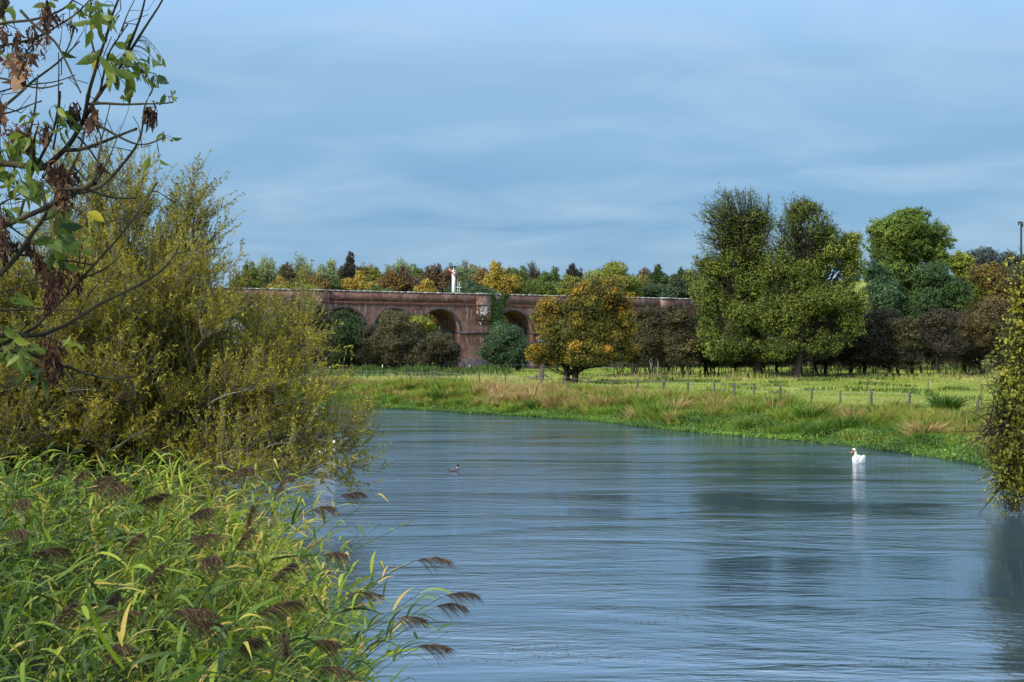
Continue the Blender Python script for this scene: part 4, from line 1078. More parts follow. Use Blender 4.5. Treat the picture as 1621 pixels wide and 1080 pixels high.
def make_willow(label, cx, cy, dome, nstem, leafL, leafW, seed, per_shoot, shoots_per, catname='bush', extra=None):
    """dome: (rx_left, rx_right, ry, height); stems fan out from the base and arch"""
    z0 = gz(cx, cy)
    root = thing('willow_bush', label, catname, (cx, cy, z0))
    wood = MB(); lv = MB()
    ends = []
    for k in range(nstem):
        th = rng.uniform(0, 2 * np.pi); v = rng.uniform(0.02, 1) ** 0.75
        el = np.arcsin(np.clip(v, 0, 1))
        rr = 1 if rng.uniform() < .72 else rng.uniform(.5, .9)
        ex = math.cos(el) * math.cos(th); ey = math.cos(el) * math.sin(th); ez = math.sin(el)
        rx = dome[1] if ex > 0 else dome[0]
        ends.append(np.array([cx + ex * rx * rr, cy + ey * dome[2] * rr, z0 + .35 + ez * (dome[3] - .4) * rr * rng.uniform(.85, 1.04)]))
    if extra is not None: ends += [np.array(e, float) for e in extra]
    A0, A1, AT = [], [], []
    for e in ends:
        b = np.array([cx + rng.normal() * .7, cy + rng.normal() * .7, z0 - .15])
        K = 10
        t = np.linspace(0, 1, K)
        hz = np.hypot(e[0] - b[0], e[1] - b[1])
        P = b + (e - b) * t[:, None]
        lift = 0.20 * hz * (1 if e[2] > z0 + 3 else .8)
        P[:, 2] += 4 * t * (1 - t) * lift * .55
        w_ = rng.normal(size=(K, 3)) * .09; w_[0] = 0; P += np.cumsum(w_, 0) * .6
        L = np.linalg.norm(e - b); r0 = .022 + .0075 * L
        wood.tube(P, r0 * (1 - .85 * t), 5, rng.uniform(.3, .8))
        ns = int(L * 3.4)
        tt = rng.uniform(.22, 1, ns) ** .8
        ix = tt * (K - 1); i0 = np.minimum(ix.astype(int), K - 2); fr_ = ix - i0
        s0_ = P[i0] * (1 - fr_)[:, None] + P[i0 + 1] * fr_[:, None]
        tg = P[i0 + 1] - P[i0]; tg /= np.linalg.norm(tg, axis=1, keepdims=True)
        dr_ = tg * .6 + rand_dir(ns) * .75; dr_[:, 2] += .30
        dr_ /= np.linalg.norm(dr_, axis=1, keepdims=True)
        A0.append(s0_); A1.append(s0_ + dr_ * rng.uniform(.6, 1.8, ns)[:, None] * (1.15 - .4 * tt)[:, None]); AT.append(np.full(ns, rng.normal(.46, .12)))
    A0 = np.concatenate(A0); A1 = np.concatenate(A1); AT = np.concatenate(AT)
    n = len(A0); t4 = np.linspace(0, 1, 4)
    P = A0[:, None] + (A1 - A0)[:, None] * t4[None, :, None]
    P[:, 1:, :] += rng.normal(size=(n, 3, 3)) * .05; P[:, :, 2] += (t4 ** 2 * .12)
    wood.tubes(P, np.tile([.019, .015, .011, .006], (n, 1)), 3, rng.uniform(.2, .9, n))
    # shoots
    m_ = n * shoots_per; bi = rng.integers(0, n, m_); tt = rng.uniform(.15, 1, m_)
    s0_ = A0[bi] + (A1[bi] - A0[bi]) * tt[:, None]; s0_[:, 2] += tt ** 2 * .12
    dr_ = (A1[bi] - A0[bi]); dr_ /= np.linalg.norm(dr_, axis=1, keepdims=True)
    dr_ = dr_ * .7 + rand_dir(m_) * .6; dr_[:, 2] += .45; dr_ /= np.linalg.norm(dr_, axis=1, keepdims=True)
    sl2 = rng.uniform(.25, .95, m_)
    s1_ = s0_ + dr_ * sl2[:, None]
    wood.tubes(np.stack([s0_, (s0_ + s1_) / 2 + rng.normal(size=(m_, 3)) * .03, s1_], 1), np.tile([.0065, .005, .0025], (m_, 1)), 3, rng.uniform(.2, .9, m_))
    k = m_ * per_shoot; si = np.repeat(np.arange(m_), per_shoot); tt = rng.uniform(.12, 1.02, k)
    c = s0_[si] + (s1_[si] - s0_[si]) * tt[:, None]
    ld_ = dr_[si] * .75 + rand_dir(k) * .75
    ld_ /= np.linalg.norm(ld_, axis=1, keepdims=True)
    sc_ = rng.uniform(.6, 1.25, k)
    nr = rand_dir(k) + [0, 0, .5]
    ok_ = c[:, 2] > 0.12
    tint = np.clip(AT[bi][si] + rng.normal(size=k) * .14, 0, 1)
    c = c + ld_ * (leafL * sc_ * .5)[:, None]
    lv.leaves(c[ok_], ld_[ok_], nr[ok_], (leafL * sc_)[ok_], (leafW * sc_)[ok_], tint[ok_])
    wood.build('trunk', BARK_WILLOW, root)
    lv.build('crown', WLEAF, root)
    return root


ex = []
for (px, py, Yd) in ((562, 692, 38), (545, 660, 38.5), (560, 716, 37.5), (535, 745, 37), (540, 700, 36.5), (550, 735, 37.2), (525, 715, 38.5), (530, 680, 38), (495, 775, 36), (488, 520, 39), (485, 545, 38), (470, 505, 40), (492, 575, 38), (455, 615, 37), (475, 640, 37),
                     (345, 420, 40), (335, 395, 41), (315, 365, 40), (292, 335, 40), (275, 325, 39), (245, 312, 40), (215, 308, 39), (200, 305, 41), (390, 490, 40), (425, 520, 40), (440, 540, 39), (415, 570, 38), (470, 560, 39), (465, 590, 38), (355, 460, 39), (370, 510, 38), (170, 285, 40), (140, 290, 39.5), (100, 285, 40),
                     (400, 725, 35.5), (430, 770, 35.5), (390, 790, 35), (350, 800, 35), (450, 705, 36), (370, 745, 35), (330, 440, 38), (300, 420, 37), (340, 520, 36.5), (400, 620, 36)):
    ex.append(px_world(px, py, Yd))
make_willow('big yellow olive willow bush leaning over the water on the left', -10.6, 39.5, (6.0, 2.3, 4.8, 8.1), 205, .098, .033, 1, 17, 8, 'willow', ex)

# smaller willow scrub behind and left, closing the frame edge
make_willow('lower willow bush at the left frame edge behind the reeds', -15.5, 36, (4.0, 3.4, 3.5, 6.2), 70, .09, .03, 2, 14, 7, 'willow')

# bush on the right edge
make_tree('riverside_alder', 'olive leaved riverside bush cut off by the right edge, drooping to the water', 'bush', 38.5, 1745,
          [(1660, 640, 84, 90, .45), (1625, 705, 50, 70, .40), (1640, 585, 40, 60, .5), (1672, 480, 58, 70, .62), (1618, 765, 28, 34, .38), (1700, 560, 90, 120, .45), (1612, 640, 36, 56, .5), (1720, 720, 90, 90, .35),
           (1607, 800, 9, 16, .35, .7), (1614, 470, 16, 34, .75, .7), (1606, 535, 20, 40, .6, .7), (1600, 600, 24, 40, .5, .8), (1580, 690, 16, 24, .45, .6), (1590, 770, 14, 24, .4, .6), (1640, 450, 26, 30, .75, .6), (1592, 720, 26, 40, .42, .7)],
          leaf_mat('alder_leaf', [(0, (0.075, 0.085, 0.010)), (0.5, (0.18, 0.19, 0.02)), (1, (0.42, 0.38, 0.035))], .5, .35, .3), None, BARK_DARK, .16, (.115, .07), 2.9, .20, 6, twig_r=.007, flat=.9, zmin=.15, loose_share=.45)

# ------------------------------------------------------------------ reeds in the foreground
REED = leaf_mat('reed_leaf', [(0, (0.024, 0.042, 0.010)), (0.3, (0.058, 0.100, 0.018)), (0.55, (0.115, 0.185, 0.020)), (0.72, (0.22, 0.30, 0.020)), (0.88, (0.33, 0.35, 0.026)), (1, (0.44, 0.32, 0.07))], .5, .34, .25)
RSTEM = leaf_mat('reed_stem', [(0, (0.025, 0.03, 0.012)), (1, (0.09, 0.10, 0.03))], .6, .0, .2)
PLUME = leaf_mat('reed_plume', [(0, (0.022, 0.014, 0.011)), (0.5, (0.085, 0.056, 0.032)), (1, (0.22, 0.155, 0.085))], .8, .25, .1)


def reed_leaves(mb, p0, dirn, L, W, droop, tint, K=6, twist=None):
    """arching reed leaves: start p0 (N,3), unit start direction dirn (N,3)"""
    N = len(p0)
    t = np.linspace(0, 1, K)
    P = p0[:, None] + dirn[:, None] * (L[:, None] * t)[..., None]
    P[:, :, 2] -= droop[:, None] * L[:, None] * t ** 2.2
    P[:, :, 0] += 0.16 * L[:, None] * t ** 2          # wind from the left
    T = np.gradient(P, axis=1)
    up = np.tile([0, 0, 1.0], (N, 1)) + rng.normal(size=(N, 3)) * .45
    side = np.cross(T, up[:, None]); side /= (np.linalg.norm(side, axis=2, keepdims=True) + 1e-9)
    prof = np.array([.45, .95, 1.0, .78, .45, .03]) if K == 6 else np.interp(np.linspace(0, 1, K), [0, .2, .4, .7, 1], [.45, .95, 1, .6, .03])
    mb.strips(P, side, W[:, None] * prof, tint)


def reed_axis(b, tip, K=9, arch=0.0):
    t = np.linspace(0, 1, K)[:, None]
    P = b + (tip - b) * t
    P[:, 2] += arch * (4 * t * (1 - t))[:, 0]
    return P


# the reed bed itself
bed = MB(); stems = MB()
N = 4300
Y = 8 + 23 * rng.uniform(0, 1, N) ** .9; X = rng.uniform(-17, 0, N)
ok = (river_dist(X, Y) > .05) & (X > -0.42 * Y - 1.5)
X, Y = X[ok], Y[ok]; z = ground_z(X, Y); n = len(X)
H = rng.uniform(.9, 2.35, n) * (1 + .18 * smooth_noise(X, Y, .5, 41)) * np.clip(0.42 + .32 * river_dist(X, Y), .42, 1)
lean = np.stack([rng.normal(.32, .20, n), rng.normal(-.06, .18, n)], 1) * H[:, None]
edge_ = (river_dist(X, Y) < 1.1) & (rng.uniform(size=n) < .55)
lean[:, 0] += edge_ * rng.uniform(.3, 1.25, n); H = H + edge_ * rng.uniform(.1, .7, n)
tk = np.linspace(0, 1, 5)
P = np.zeros((n, 5, 3)); P[:, :, 0] = X[:, None] + lean[:, 0, None] * tk ** 1.6; P[:, :, 1] = Y[:, None] + lean[:, 1, None] * tk ** 1.6; P[:, :, 2] = z[:, None] - .05 + H[:, None] * (tk - .10 * tk ** 2)
bed.tubes(P, np.tile([.007, .007, .006, .005, .003], (n, 1)), 3, rng.uniform(0, .5, n))
patch = smooth_noise(X, Y, .42, 43)
NL = 10
for k in range(NL):
    t = np.clip(.22 + .78 * (k + rng.uniform(0, 1, n)) / NL, 0, .99)
    ix = t * 4; i0 = ix.astype(int); fr_ = (ix - i0)[:, None]
    p0 = P[np.arange(n), i0] * (1 - fr_) + P[np.arange(n), np.minimum(i0 + 1, 4)] * fr_
    a = rng.uniform(0, 2 * np.pi, n)
    el = rng.uniform(.35, 1.15, n)
    dv = np.stack([np.cos(a) * np.cos(el) + .25, np.sin(a) * np.cos(el), np.sin(el)], 1); dv /= np.linalg.norm(dv, axis=1, keepdims=True)
    L = rng.uniform(.30, .72, n) * (1.1 - .3 * t)
    tint = np.clip(.44 + .20 * patch + .22 * rng.normal(size=n) + .22 * sstep(15.5, 20, Y) * (patch > -.3) + (rng.uniform(size=n) < .08) * .45, 0, 1)
    reed_leaves(bed, p0, dv, L, rng.uniform(.022, .050, n), rng.uniform(.10, 1.0, n) ** 1.2, tint)
# low bright plants along the water's edge below the reeds
N = 22000; Y = rng.uniform(9, 30, N); X = rng.uniform(-8, -1, N); d = river_dist(X, Y); ok = (d > -.5) & (d < 1.1)
X, Y = X[ok], Y[ok]; n = len(X); z = np.maximum(ground_z(X, Y), 0)
Pq = np.stack([X, Y, z + rng.uniform(0, .38, n)], 1); nr = rng.normal(size=(n, 3)) * .6 + [.2, -.4, .7]; nr /= np.linalg.norm(nr, axis=1, keepdims=True)
edge = MB(); edge.leaves(Pq, rng.normal(size=(n, 3)) + [.3, 0, .2], nr, rng.uniform(.07, .15, n), rng.uniform(.025, .05, n), np.clip(rng.normal(.55, .2, n), 0, 1))
tag(edge.build('waterside_plants', CRESS), 'bright green low plants at the water edge under the near reeds', 'bank plants', kind='stuff')
tag(bed.build('reed_bed', REED), 'dense bed of green reeds filling the lower left corner', 'reeds', kind='stuff')

# flowering reeds, each a plant of its own
heads = [  # tip px, py, distance, spread, leaning out over water?, label
    (548, 791, 17.5, 'reed with a thin dark plume highest over the water'), (523, 885, 15.5, 'reed with a dense dark plume at the water edge under the highest one'),
    (672, 893, 14.5, 'arching reed whose plume hangs furthest up over open water on the right'), (716, 950, 14, 'reed reaching furthest right over the river, plume pointing up'),
    (704, 966, 14.2, 'reed with a heavy dark plume just below the furthest right one'), (556, 950, 14.2, 'reed with a drooping plume low over the water edge'),
    (640, 985, 13.8, 'reed with a dense hanging plume below the heavy right hand one'), (674, 1030, 13.2, 'lowest reed arching over the river near the bottom edge'),
    (403, 855, 16, 'reed with a brown plume left of the water gap'), (384, 887, 15.2, 'reed with a broad fluffy brown plume under the one left of the water gap'),
    (506, 812, 17, 'reed with a loose grey brown plume beside the willow tip'), (305, 873, 15.2, 'reed with a dark drooping plume in the middle of the bed'),
    (228, 812, 17, 'reed with a short dark plume right of the long dark row'), (182, 794, 17, 'reed with the long dark plume below the broad leaf'),
    (150, 792, 17.3, 'reed with a dark plume at the left of the long dark row'), (92, 770, 19, 'reed with a pale brown upright plume on the left'),
    (30, 815, 17, 'reed with a thin dark plume near the left edge'), (205, 893, 15, 'reed with a dark forked plume left of centre'),
    (245, 950, 13.8, 'reed with the roundest dark plume in the lower bed'), (182, 972, 13.4, 'reed with a long brown plume left of the round one'),
    (160, 1000, 13.2, 'reed with a limp brown plume under the long one'), (285, 985, 13.4, 'reed with a soft brown plume right of the round one'),
    (300, 1006, 13.2, 'reed with a flat brown plume low in the bed'), (384, 1045, 12.8, 'reed with a brown plume near the bottom edge, middle'),
    (172, 1055, 12.4, 'reed with a dark plume at the bottom edge, left'), (505, 1023, 13, 'reed with a brown plume above the bright water edge plants'),
    (520, 1064, 12.7, 'reed with a dark plume at the bottom edge beside the water'), (58, 897, 15, 'reed with a pale brown plume near the left edge, mid height'),
    (22, 858, 16, 'reed with a faded plume at the left edge'), (372, 764, 19.5, 'reed with a tall feathery plume in front of the willow foot'),
    (126, 775, 19.5, 'reed with a pale plume behind the left group'), (155, 777, 20, 'reed with a slim pale plume behind the dark row'),
    (445, 797, 18, 'reed with a hazy plume at the willow edge'), (308, 836, 16.5, 'reed with a dull narrow plume above the middle of the bed'),
    (330, 905, 14.6, 'reed with a half hidden plume right of centre'), (440, 940, 14.2, 'reed with a brown plume leaning to the water gap'),
    (100, 1010, 12.6, 'reed with a dull plume in the lower left'), (470, 1060, 12.6, 'reed with a brown plume left of the bottom water edge'),
    (420, 990, 13.4, 'reed with a small brown plume above the bottom edge'), (85, 650, 24, 'tall upright reed with a faded plume in front of the left willow'),
    (185, 648, 24, 'tall upright reed with a drooping brown plume before the willow'), (225, 640, 25, 'tall pale reed with a bent brown plume before the willow')]
for k, (px, py, Yd, lab) in enumerate(heads):
    tip = px_world(px - 14 * 14 / Yd, py - 6 * 14 / Yd, Yd)
    out_w = px > 490
    upright = py < 700
    run = (0.25 if upright else rng.uniform(1.5, 2.2) if out_w else rng.uniform(.7, 1.5))
    bx, by = tip[0] - run, Yd + (rng.uniform(-.3, .9) if out_w else rng.uniform(-.5, .5))
    for _ in range(30):
        if river_dist([bx], [by])[0] > .1: break
        bx -= .1
    b = np.array([bx, by, gz(bx, by) - .05])
    K = 12; t = np.linspace(0, 1, K)[:, None]
    ctrl = b + (tip - b) * np.array([.42, .5, .72 if not upright else .5])
    A = b * (1 - t) ** 2 + ctrl * 2 * t * (1 - t) + tip * t ** 2
    r_ = thing('flowering_reed', lab, 'reed', b + [0, 0, .05], 'flowering reeds in the near bed')
    mb = MB(); mb.tube(A, np.linspace(.0085, .0035, K), 5, rng.uniform(.1, .7)); mb.build('stem', RSTEM, r_, True)
    Tg = A[-1] - A[-2]; Tg /= np.linalg.norm(Tg)
    # leaves along the outer part of the stem
    nl = 16 if out_w else 10
    tt = np.sort(rng.uniform(.25, .93, nl)); ii_ = tt * (K - 1); i0 = ii_.astype(int); fr_ = (ii_ - i0)[:, None]
    p0 = A[i0] * (1 - fr_) + A[np.minimum(i0 + 1, K - 1)] * fr_
    tg = A[np.minimum(i0 + 1, K - 1)] - A[i0]; tg /= np.linalg.norm(tg, axis=1, keepdims=True)
    rd = rand_dir(nl); rd -= tg * (rd * tg).sum(1)[:, None]; rd /= np.linalg.norm(rd, axis=1, keepdims=True)
    rd[:, 2] = np.where(np.arange(nl) % 3 == 0, np.abs(rd[:, 2]) + .4, rd[:, 2])
    dv = tg * .75 + rd * .65; dv /= np.linalg.norm(dv, axis=1, keepdims=True)
    lm = MB(); reed_leaves(lm, p0, dv, rng.uniform(.28, .55, nl), rng.uniform(.020, .036, nl), rng.uniform(.1, .7, nl), np.clip(rng.normal(.40, .2, nl) + (rng.uniform(size=nl) < .12) * .5, 0, 1))
    lm.build('foliage', REED, r_)
    # plume: drooping threads hung along a short bending axis
    pl = MB(); plen = rng.uniform(.26, .38) * (1 if out_w else 1.3)
    if not out_w: tip = tip + np.array([0, 0, .06])
    t = np.linspace(0, 1, 7)[:, None]
    hd = Tg * .8 + (np.array([.45, -.05, .0]) if out_w else np.array([rng.normal(.2, .45), rng.normal(0, .4), rng.uniform(-.2, .5)])); hd /= np.linalg.norm(hd)
    ax = tip + hd * plen * t; ax[:, 2] -= (plen * .30 * t ** 2.2)[:, 0]
    pl.tube(ax, np.linspace(.0028, .001, 7), 3, .3)
    dense = rng.uniform(.7, 1.2) * (1.0 if out_w else 1.7)
    nb = int(165 * dense); u = rng.uniform(.0, 1, nb) ** .9; ix = u * 6; i0 = np.minimum(ix.astype(int), 5); fr_ = (ix - i0)[:, None]
    q0 = ax[i0] * (1 - fr_) + ax[i0 + 1] * fr_
    dv = hd * .9 + rand_dir(nb) * .42; dv[:, 2] -= .1; dv /= np.linalg.norm(dv, axis=1, keepdims=True)
    Lb = rng.uniform(.07, .20, nb) * (1 if out_w else 1.25) * (1.15 - .55 * u)
    tk = np.linspace(0, 1, 5)
    PP = q0[:, None] + dv[:, None] * (Lb[:, None] * tk)[..., None]; PP[:, :, 2] -= Lb[:, None] * .75 * tk ** 1.7
    sd_ = np.cross(dv, rand_dir(nb)); sd_ /= (np.linalg.norm(sd_, axis=1, keepdims=True) + 1e-9)
    pl.strips(PP, sd_, rng.uniform(.004, .0085, nb)[:, None] * np.array([.4, .9, 1, .9, .25]), np.clip(rng.normal(.44 if out_w or py > 790 and k % 3 == 0 else .55, .2, nb), 0, 1))
    pl.build('seed_head', PLUME, r_)

# ------------------------------------------------------------------ ash branches at the left
ASHLEAF = leaf_mat('ash_leaf', [(0, (0.028, 0.055, 0.012)), (0.45, (0.095, 0.145, 0.018)), (0.8, (0.21, 0.25, 0.026)), (1, (0.38, 0.33, 0.03))], .5, .4, .35)
DEADL = leaf_mat('dead_ash_keys', [(0, (0.020, 0.011, 0.009)), (0.5, (0.075, 0.038, 0.024)), (0.85, (0.21, 0.115, 0.065)), (1, (0.36, 0.22, 0.13))], .8, .2, .1)
D0 = 6.2; PXM = F / D0


def ash_pt(px, py, d): return px_world(px, py, d)


br = [  # (radius px start, end, [(px, py) ...])
    (15, 10, [(-190, 640), (-150, 420), (-120, 250), (-60, 110), (-10, 30), (12, -6), (30, -60)]),
    (6, 1.5, [(-125, 300), (-60, 262), (0, 258), (45, 263), (65, 270), (104, 237), (119, 216), (133, 189), (158, 147), (170, 132), (185, 114), (208, 78), (230, 43), (257, 2), (268, -25)]),
    (5, 4, [(-150, 450), (-70, 385), (12, 356), (37, 344), (67, 332), (89, 319), (111, 307), (133, 298), (150, 289)]),
    (6, 2, [(-160, 560), (-60, 480), (9, 427), (30, 403), (50, 371), (64, 354), (79, 329), (95, 303), (107, 279), (128, 236), (136, 200)]),
    (5, 2, [(-165, 560), (-80, 535), (0, 531), (67, 531), (111, 511), (156, 482), (193, 464), (222, 451), (256, 429), (276, 407), (284, 388)]),
    (5, 1.6, [(-165, 580), (-60, 560), (0, 553), (44, 560), (62, 564), (80, 572), (100, 578), (124, 587), (151, 596), (182, 601), (220, 594)]),
    (4, 1.6, [(-160, 600), (-40, 566), (53, 521), (89, 484), (120, 453), (131, 440), (152, 416), (187, 377), (218, 338), (238, 308), (249, 288)]),
    (3.2, 2, [(104, 237), (120, 239), (138, 234), (161, 226), (187, 215), (216, 204)]),
    (2.5, 1.3, [(195, 96), (202, 78), (213, 51), (220, 35), (226, 15), (229, 0), (235, -25)]),
    (3, 1.5, [(133, 189), (141, 143), (152, 108), (159, 83), (165, 68), (172, 47), (177, 25), (187, 0), (195, -20)]),
    (1.8, 1, [(158, 147), (172, 80), (183, 68), (194, 50), (202, 39)]), (1.2, .6, [(193, 50), (198, 28), (208, 10), (215, -4)]),
    (2.4, 1.2, [(133, 189), (144, 194), (166, 204), (185, 215), (194, 220), (222, 232), (248, 224), (257, 219)]),
    (2.2, 1.1, [(140, 165), (159, 163), (200, 166), (226, 164), (250, 165), (274, 162)]),
    (3, 1.2, [(111, 307), (155, 300), (179, 278), (201, 252), (216, 232), (225, 211), (227, 186), (228, 167), (241, 143)]),
    (2.6, 1.8, [(133, 298), (148, 302), (164, 310), (190, 315), (216, 313)]),
    (2.0, 1.4, [(30, 403), (82, 409), (126, 416), (150, 420)]),
    (2.8, 1.6, [(-85, 60), (-40, 48), (11, 35), (46, 33), (74, 26), (94, 18), (111, 9), (126, -18)]),
    (2.6, 1.4, [(-110, 120), (-50, 85), (0, 73), (28, 68), (56, 61), (78, 50), (97, 37), (118, 25), (132, 12), (150, -10)]),
    (2.2, 1.3, [(33, 17), (49, 35), (65, 50), (83, 60), (92, 72), (100, 89), (103, 94), (121, 133), (128, 147)]),
    (3.4, 1.4, [(-120, 260), (-60, 215), (9, 167), (37, 143), (47, 132), (75, 112), (100, 93), (112, 66), (119, 40)]), (1.6, 1.2, [(100, 93), (113, 78), (126, 65)]),
    (2.4, 1.2, [(-125, 160), (-60, 128), (0, 122), (37, 135), (62, 141), (86, 137), (99, 132)]), (1.8, 1, [(-110, 190), (3, 144), (35, 136), (58, 133), (89, 130), (119, 119)]),
    (2.4, 1.6, [(58, 262), (74, 231), (83, 213), (90, 186), (95, 145)]), (1.6, .9, [(84, 237), (93, 189), (96, 150)]), (1.8, .9, [(47, 209), (55, 180), (59, 133), (60, 118)]),
    (2.6, 1.3, [(54, 257), (52, 225), (56, 210), (60, 200)]), (1.6, 1, [(155, 94), (147, 82), (144, 55), (143, 0), (144, -20)]),
    (1.6, .8, [(151, 284), (157, 241), (160, 223), (164, 208), (174, 167)]), (1.6, .9, [(150, 289), (157, 284), (174, 248), (185, 219)]), (1.5, .8, [(124, 217), (142, 236), (161, 267), (181, 282), (207, 293)]),
    (1.8, 1, [(0, 491), (44, 490), (71, 487), (107, 492), (129, 488), (143, 479)]), (1.6, .8, [(131, 440), (164, 429), (193, 404)]), (1.6, .9, [(71, 533), (98, 546), (142, 544), (178, 533)]),
    (2.4, 1.2, [(-100, 330), (0, 240), (20, 233), (38, 233)]), (2.2, 1.3, [(-120, 200), (20, 178), (50, 165), (66, 160)]), (2, 1, [(-120, 420), (0, 322), (32, 308), (60, 290), (85, 282)]),
    (2.4, 1.2, [(-140, 300), (0, 283), (40, 310), (70, 330)]), (2.0, 1.0, [(-140, 480), (0, 463), (40, 452), (100, 440)]), (1.6, .8, [(12, 356), (30, 368), (42, 380), (60, 384)]),
    (1.4, .7, [(107, 279), (128, 270), (131, 262)]), (1.3, .7, [(216, 338), (225, 330), (233, 327)])]
ash_root = thing('ash_tree', 'near tree at the left edge with bare twigs, green leaves and hanging dead brown clusters', 'tree', (px_world(-190, 640, D0)[0], D0, gz(px_world(-190, 640, D0)[0], D0)))
wood = MB(); nodes = []          # (px, py, depth)
tx, _, tz = px_world(-190, 640, D0)
zg = gz(tx, D0)
wood.tube([(tx - .15, D0, zg - .2), (tx - .1, D0, zg + 1.2), (tx - .03, D0, (zg + tz) / 2 + .4), (tx, D0, tz)], [.12, .085, .065, .045], 10)
for bi_, (r0, r1, pts) in enumerate(br):
    a = pts[0]; best = None
    for (nx_, ny_, nd) in nodes:
        dd_ = math.hypot(nx_ - a[0], ny_ - a[1])
        if best is None or dd_ < best[0]: best = (dd_, nd)
    ds = best[1] if best else D0
    slope = 0 if bi_ == 0 else rng.uniform(-.8, .8)
    L = 0; prev = a; P = []
    for p in pts:
        L += math.hypot(p[0] - prev[0], p[1] - prev[1]); prev = p
        dep = float(np.clip(ds + slope * L / 420, 5.4, 7.1))
        nodes.append((p[0], p[1], dep)); P.append(ash_pt(p[0], p[1], dep))
    P = np.array(P)
    # resample smoothly with knuckles at the buds
    M = max(6, int(L / 9)); s_ = np.r_[0, np.cumsum(np.linalg.norm(np.diff(P, axis=0), axis=1))]; q_ = np.linspace(0, s_[-1], M)
    Q = np.stack([np.interp(q_, s_, P[:, k]) for k in range(3)], 1)
    for _ in range(2): Q[1:-1] = .25 * Q[:-2] + .5 * Q[1:-1] + .25 * Q[2:]
    for p0_, p1_ in zip(Q[:-1], Q[1:]):
        m_ = (p0_ + p1_) / 2; nodes.append((CX + m_[0] / m_[1] * F, HY - (m_[2] - CAMZ) / m_[1] * F, m_[1]))
    rad = np.linspace(r0, r1 * .75, M) / PXM * 1.08
    rad = rad * (1 + .22 * (np.arange(M) % 4 == 0) * (rng.uniform(size=M)))
    if bi_: rad[-1] *= 1.25
    wood.tube(Q, rad, 7, .5)
    if bi_ > 0:                     # short side spurs
        for _ in range(max(1, int(L / 48))):
            i = rng.integers(1, M - 1); d_ = rand_dir(1)[0] * .9 + [0, 0, .3]; ln = rng.uniform(.04, .20)
            e = Q[i] + d_ * ln
            wood.tube([Q[i], (Q[i] + e) / 2 + rng.normal(size=3) * .022, e], [r1 / PXM * .7, r1 / PXM * .55, r1 / PXM * .5], 4, .5)
wood.build('trunk', BARK_ASH, ash_root, smooth=True)
NODES = np.array(nodes)


def near_node(px, py):
    i = np.argmin(np.hypot(NODES[:, 0] - px, NODES[:, 1] - py)); return NODES[i]


leafm = MB(); stalk = MB()


def ash_leaf(p, d, L, W, tint, curl=.25):
    """one leaf blade folded along its midrib"""
    d = d / np.linalg.norm(d); n = rand_dir(1)[0]; n = n - d * n.dot(d); n /= np.linalg.norm(n); s = np.cross(d, n)
    prof = [(0, .02), (.18, .62), (.42, 1.0), (.68, .78), (.88, .30), (1.0, .02)]
    v = []
    for t, w_ in prof:
        c = p + d * L * t - n * curl * L * t * t
        v += [c + s * W / 2 * w_ + n * W * .18 * w_, c, c - s * W / 2 * w_ + n * W * .18 * w_]
    f = []
    for i in range(len(prof) - 1):
        a = i * 3; f += [(a, a + 1, a + 4, a + 3), (a + 1, a + 2, a + 5, a + 4)]
    leafm.add(v, f, float(np.clip(tint, 0, 1)))


lc = [  # px, py, spread x, spread y, count, leaf px, tint
    (150, 22, 22, 18, 14, 27, .55), (165, 28, 14, 12, 8, 25, .6), (120, 18, 10, 14, 5, 26, .6), (72, 12, 10, 10, 4, 25, .55), (190, 86, 22, 20, 14, 24, .45), (165, 90, 12, 10, 6, 32, .6), (176, 108, 12, 14, 6, 34, .6),
    (212, 96, 16, 16, 13, 22, .5), (222, 112, 14, 14, 8, 22, .5), (238, 74, 8, 6, 5, 12, .3), (245, 92, 8, 10, 5, 18, .35), (250, 118, 8, 8, 6, 16, .2), (203, 140, 10, 12, 6, 20, .4), (268, 150, 9, 5, 6, 17, .35),
    (256, 210, 5, 4, 2, 15, .5), (268, 219, 6, 3, 3, 17, .45), (238, 244, 2, 4, 1, 24, .85), (250, 248, 4, 5, 2, 27, .85), (95, 180, 16, 14, 7, 26, .5), (108, 195, 8, 10, 5, 28, .55), (52, 185, 10, 10, 5, 18, .6),
    (18, 235, 20, 18, 20, 26, .6), (35, 215, 14, 14, 10, 26, .65), (10, 275, 16, 14, 12, 28, .6), (35, 285, 18, 10, 10, 28, .5), (95, 340, 14, 22, 16, 28, .45), (90, 385, 14, 24, 18, 30, .35), (145, 340, 10, 8, 4, 30, .85),
    (125, 380, 14, 14, 6, 20, .6), (60, 300, 16, 10, 10, 24, .5), (28, 548, 20, 12, 8, 34, .6), (12, 520, 12, 8, 5, 34, .5), (105, 540, 10, 12, 4, 30, .7), (66, 590, 8, 10, 3, 34, .25), (45, 575, 8, 8, 3, 32, .3), (8, 20, 8, 14, 5, 24, .75), (12, 85, 8, 10, 4, 22, .6), (22, 470, 12, 10, 4, 24, .5),
    (10, 330, 10, 14, 8, 26, .4), (50, 250, 16, 10, 8, 24, .55), (8, 560, 8, 10, 4, 34, .4), (142, 93, 3, 4, 1, 24, .3), (94, 80, 3, 4, 1, 26, .4)]
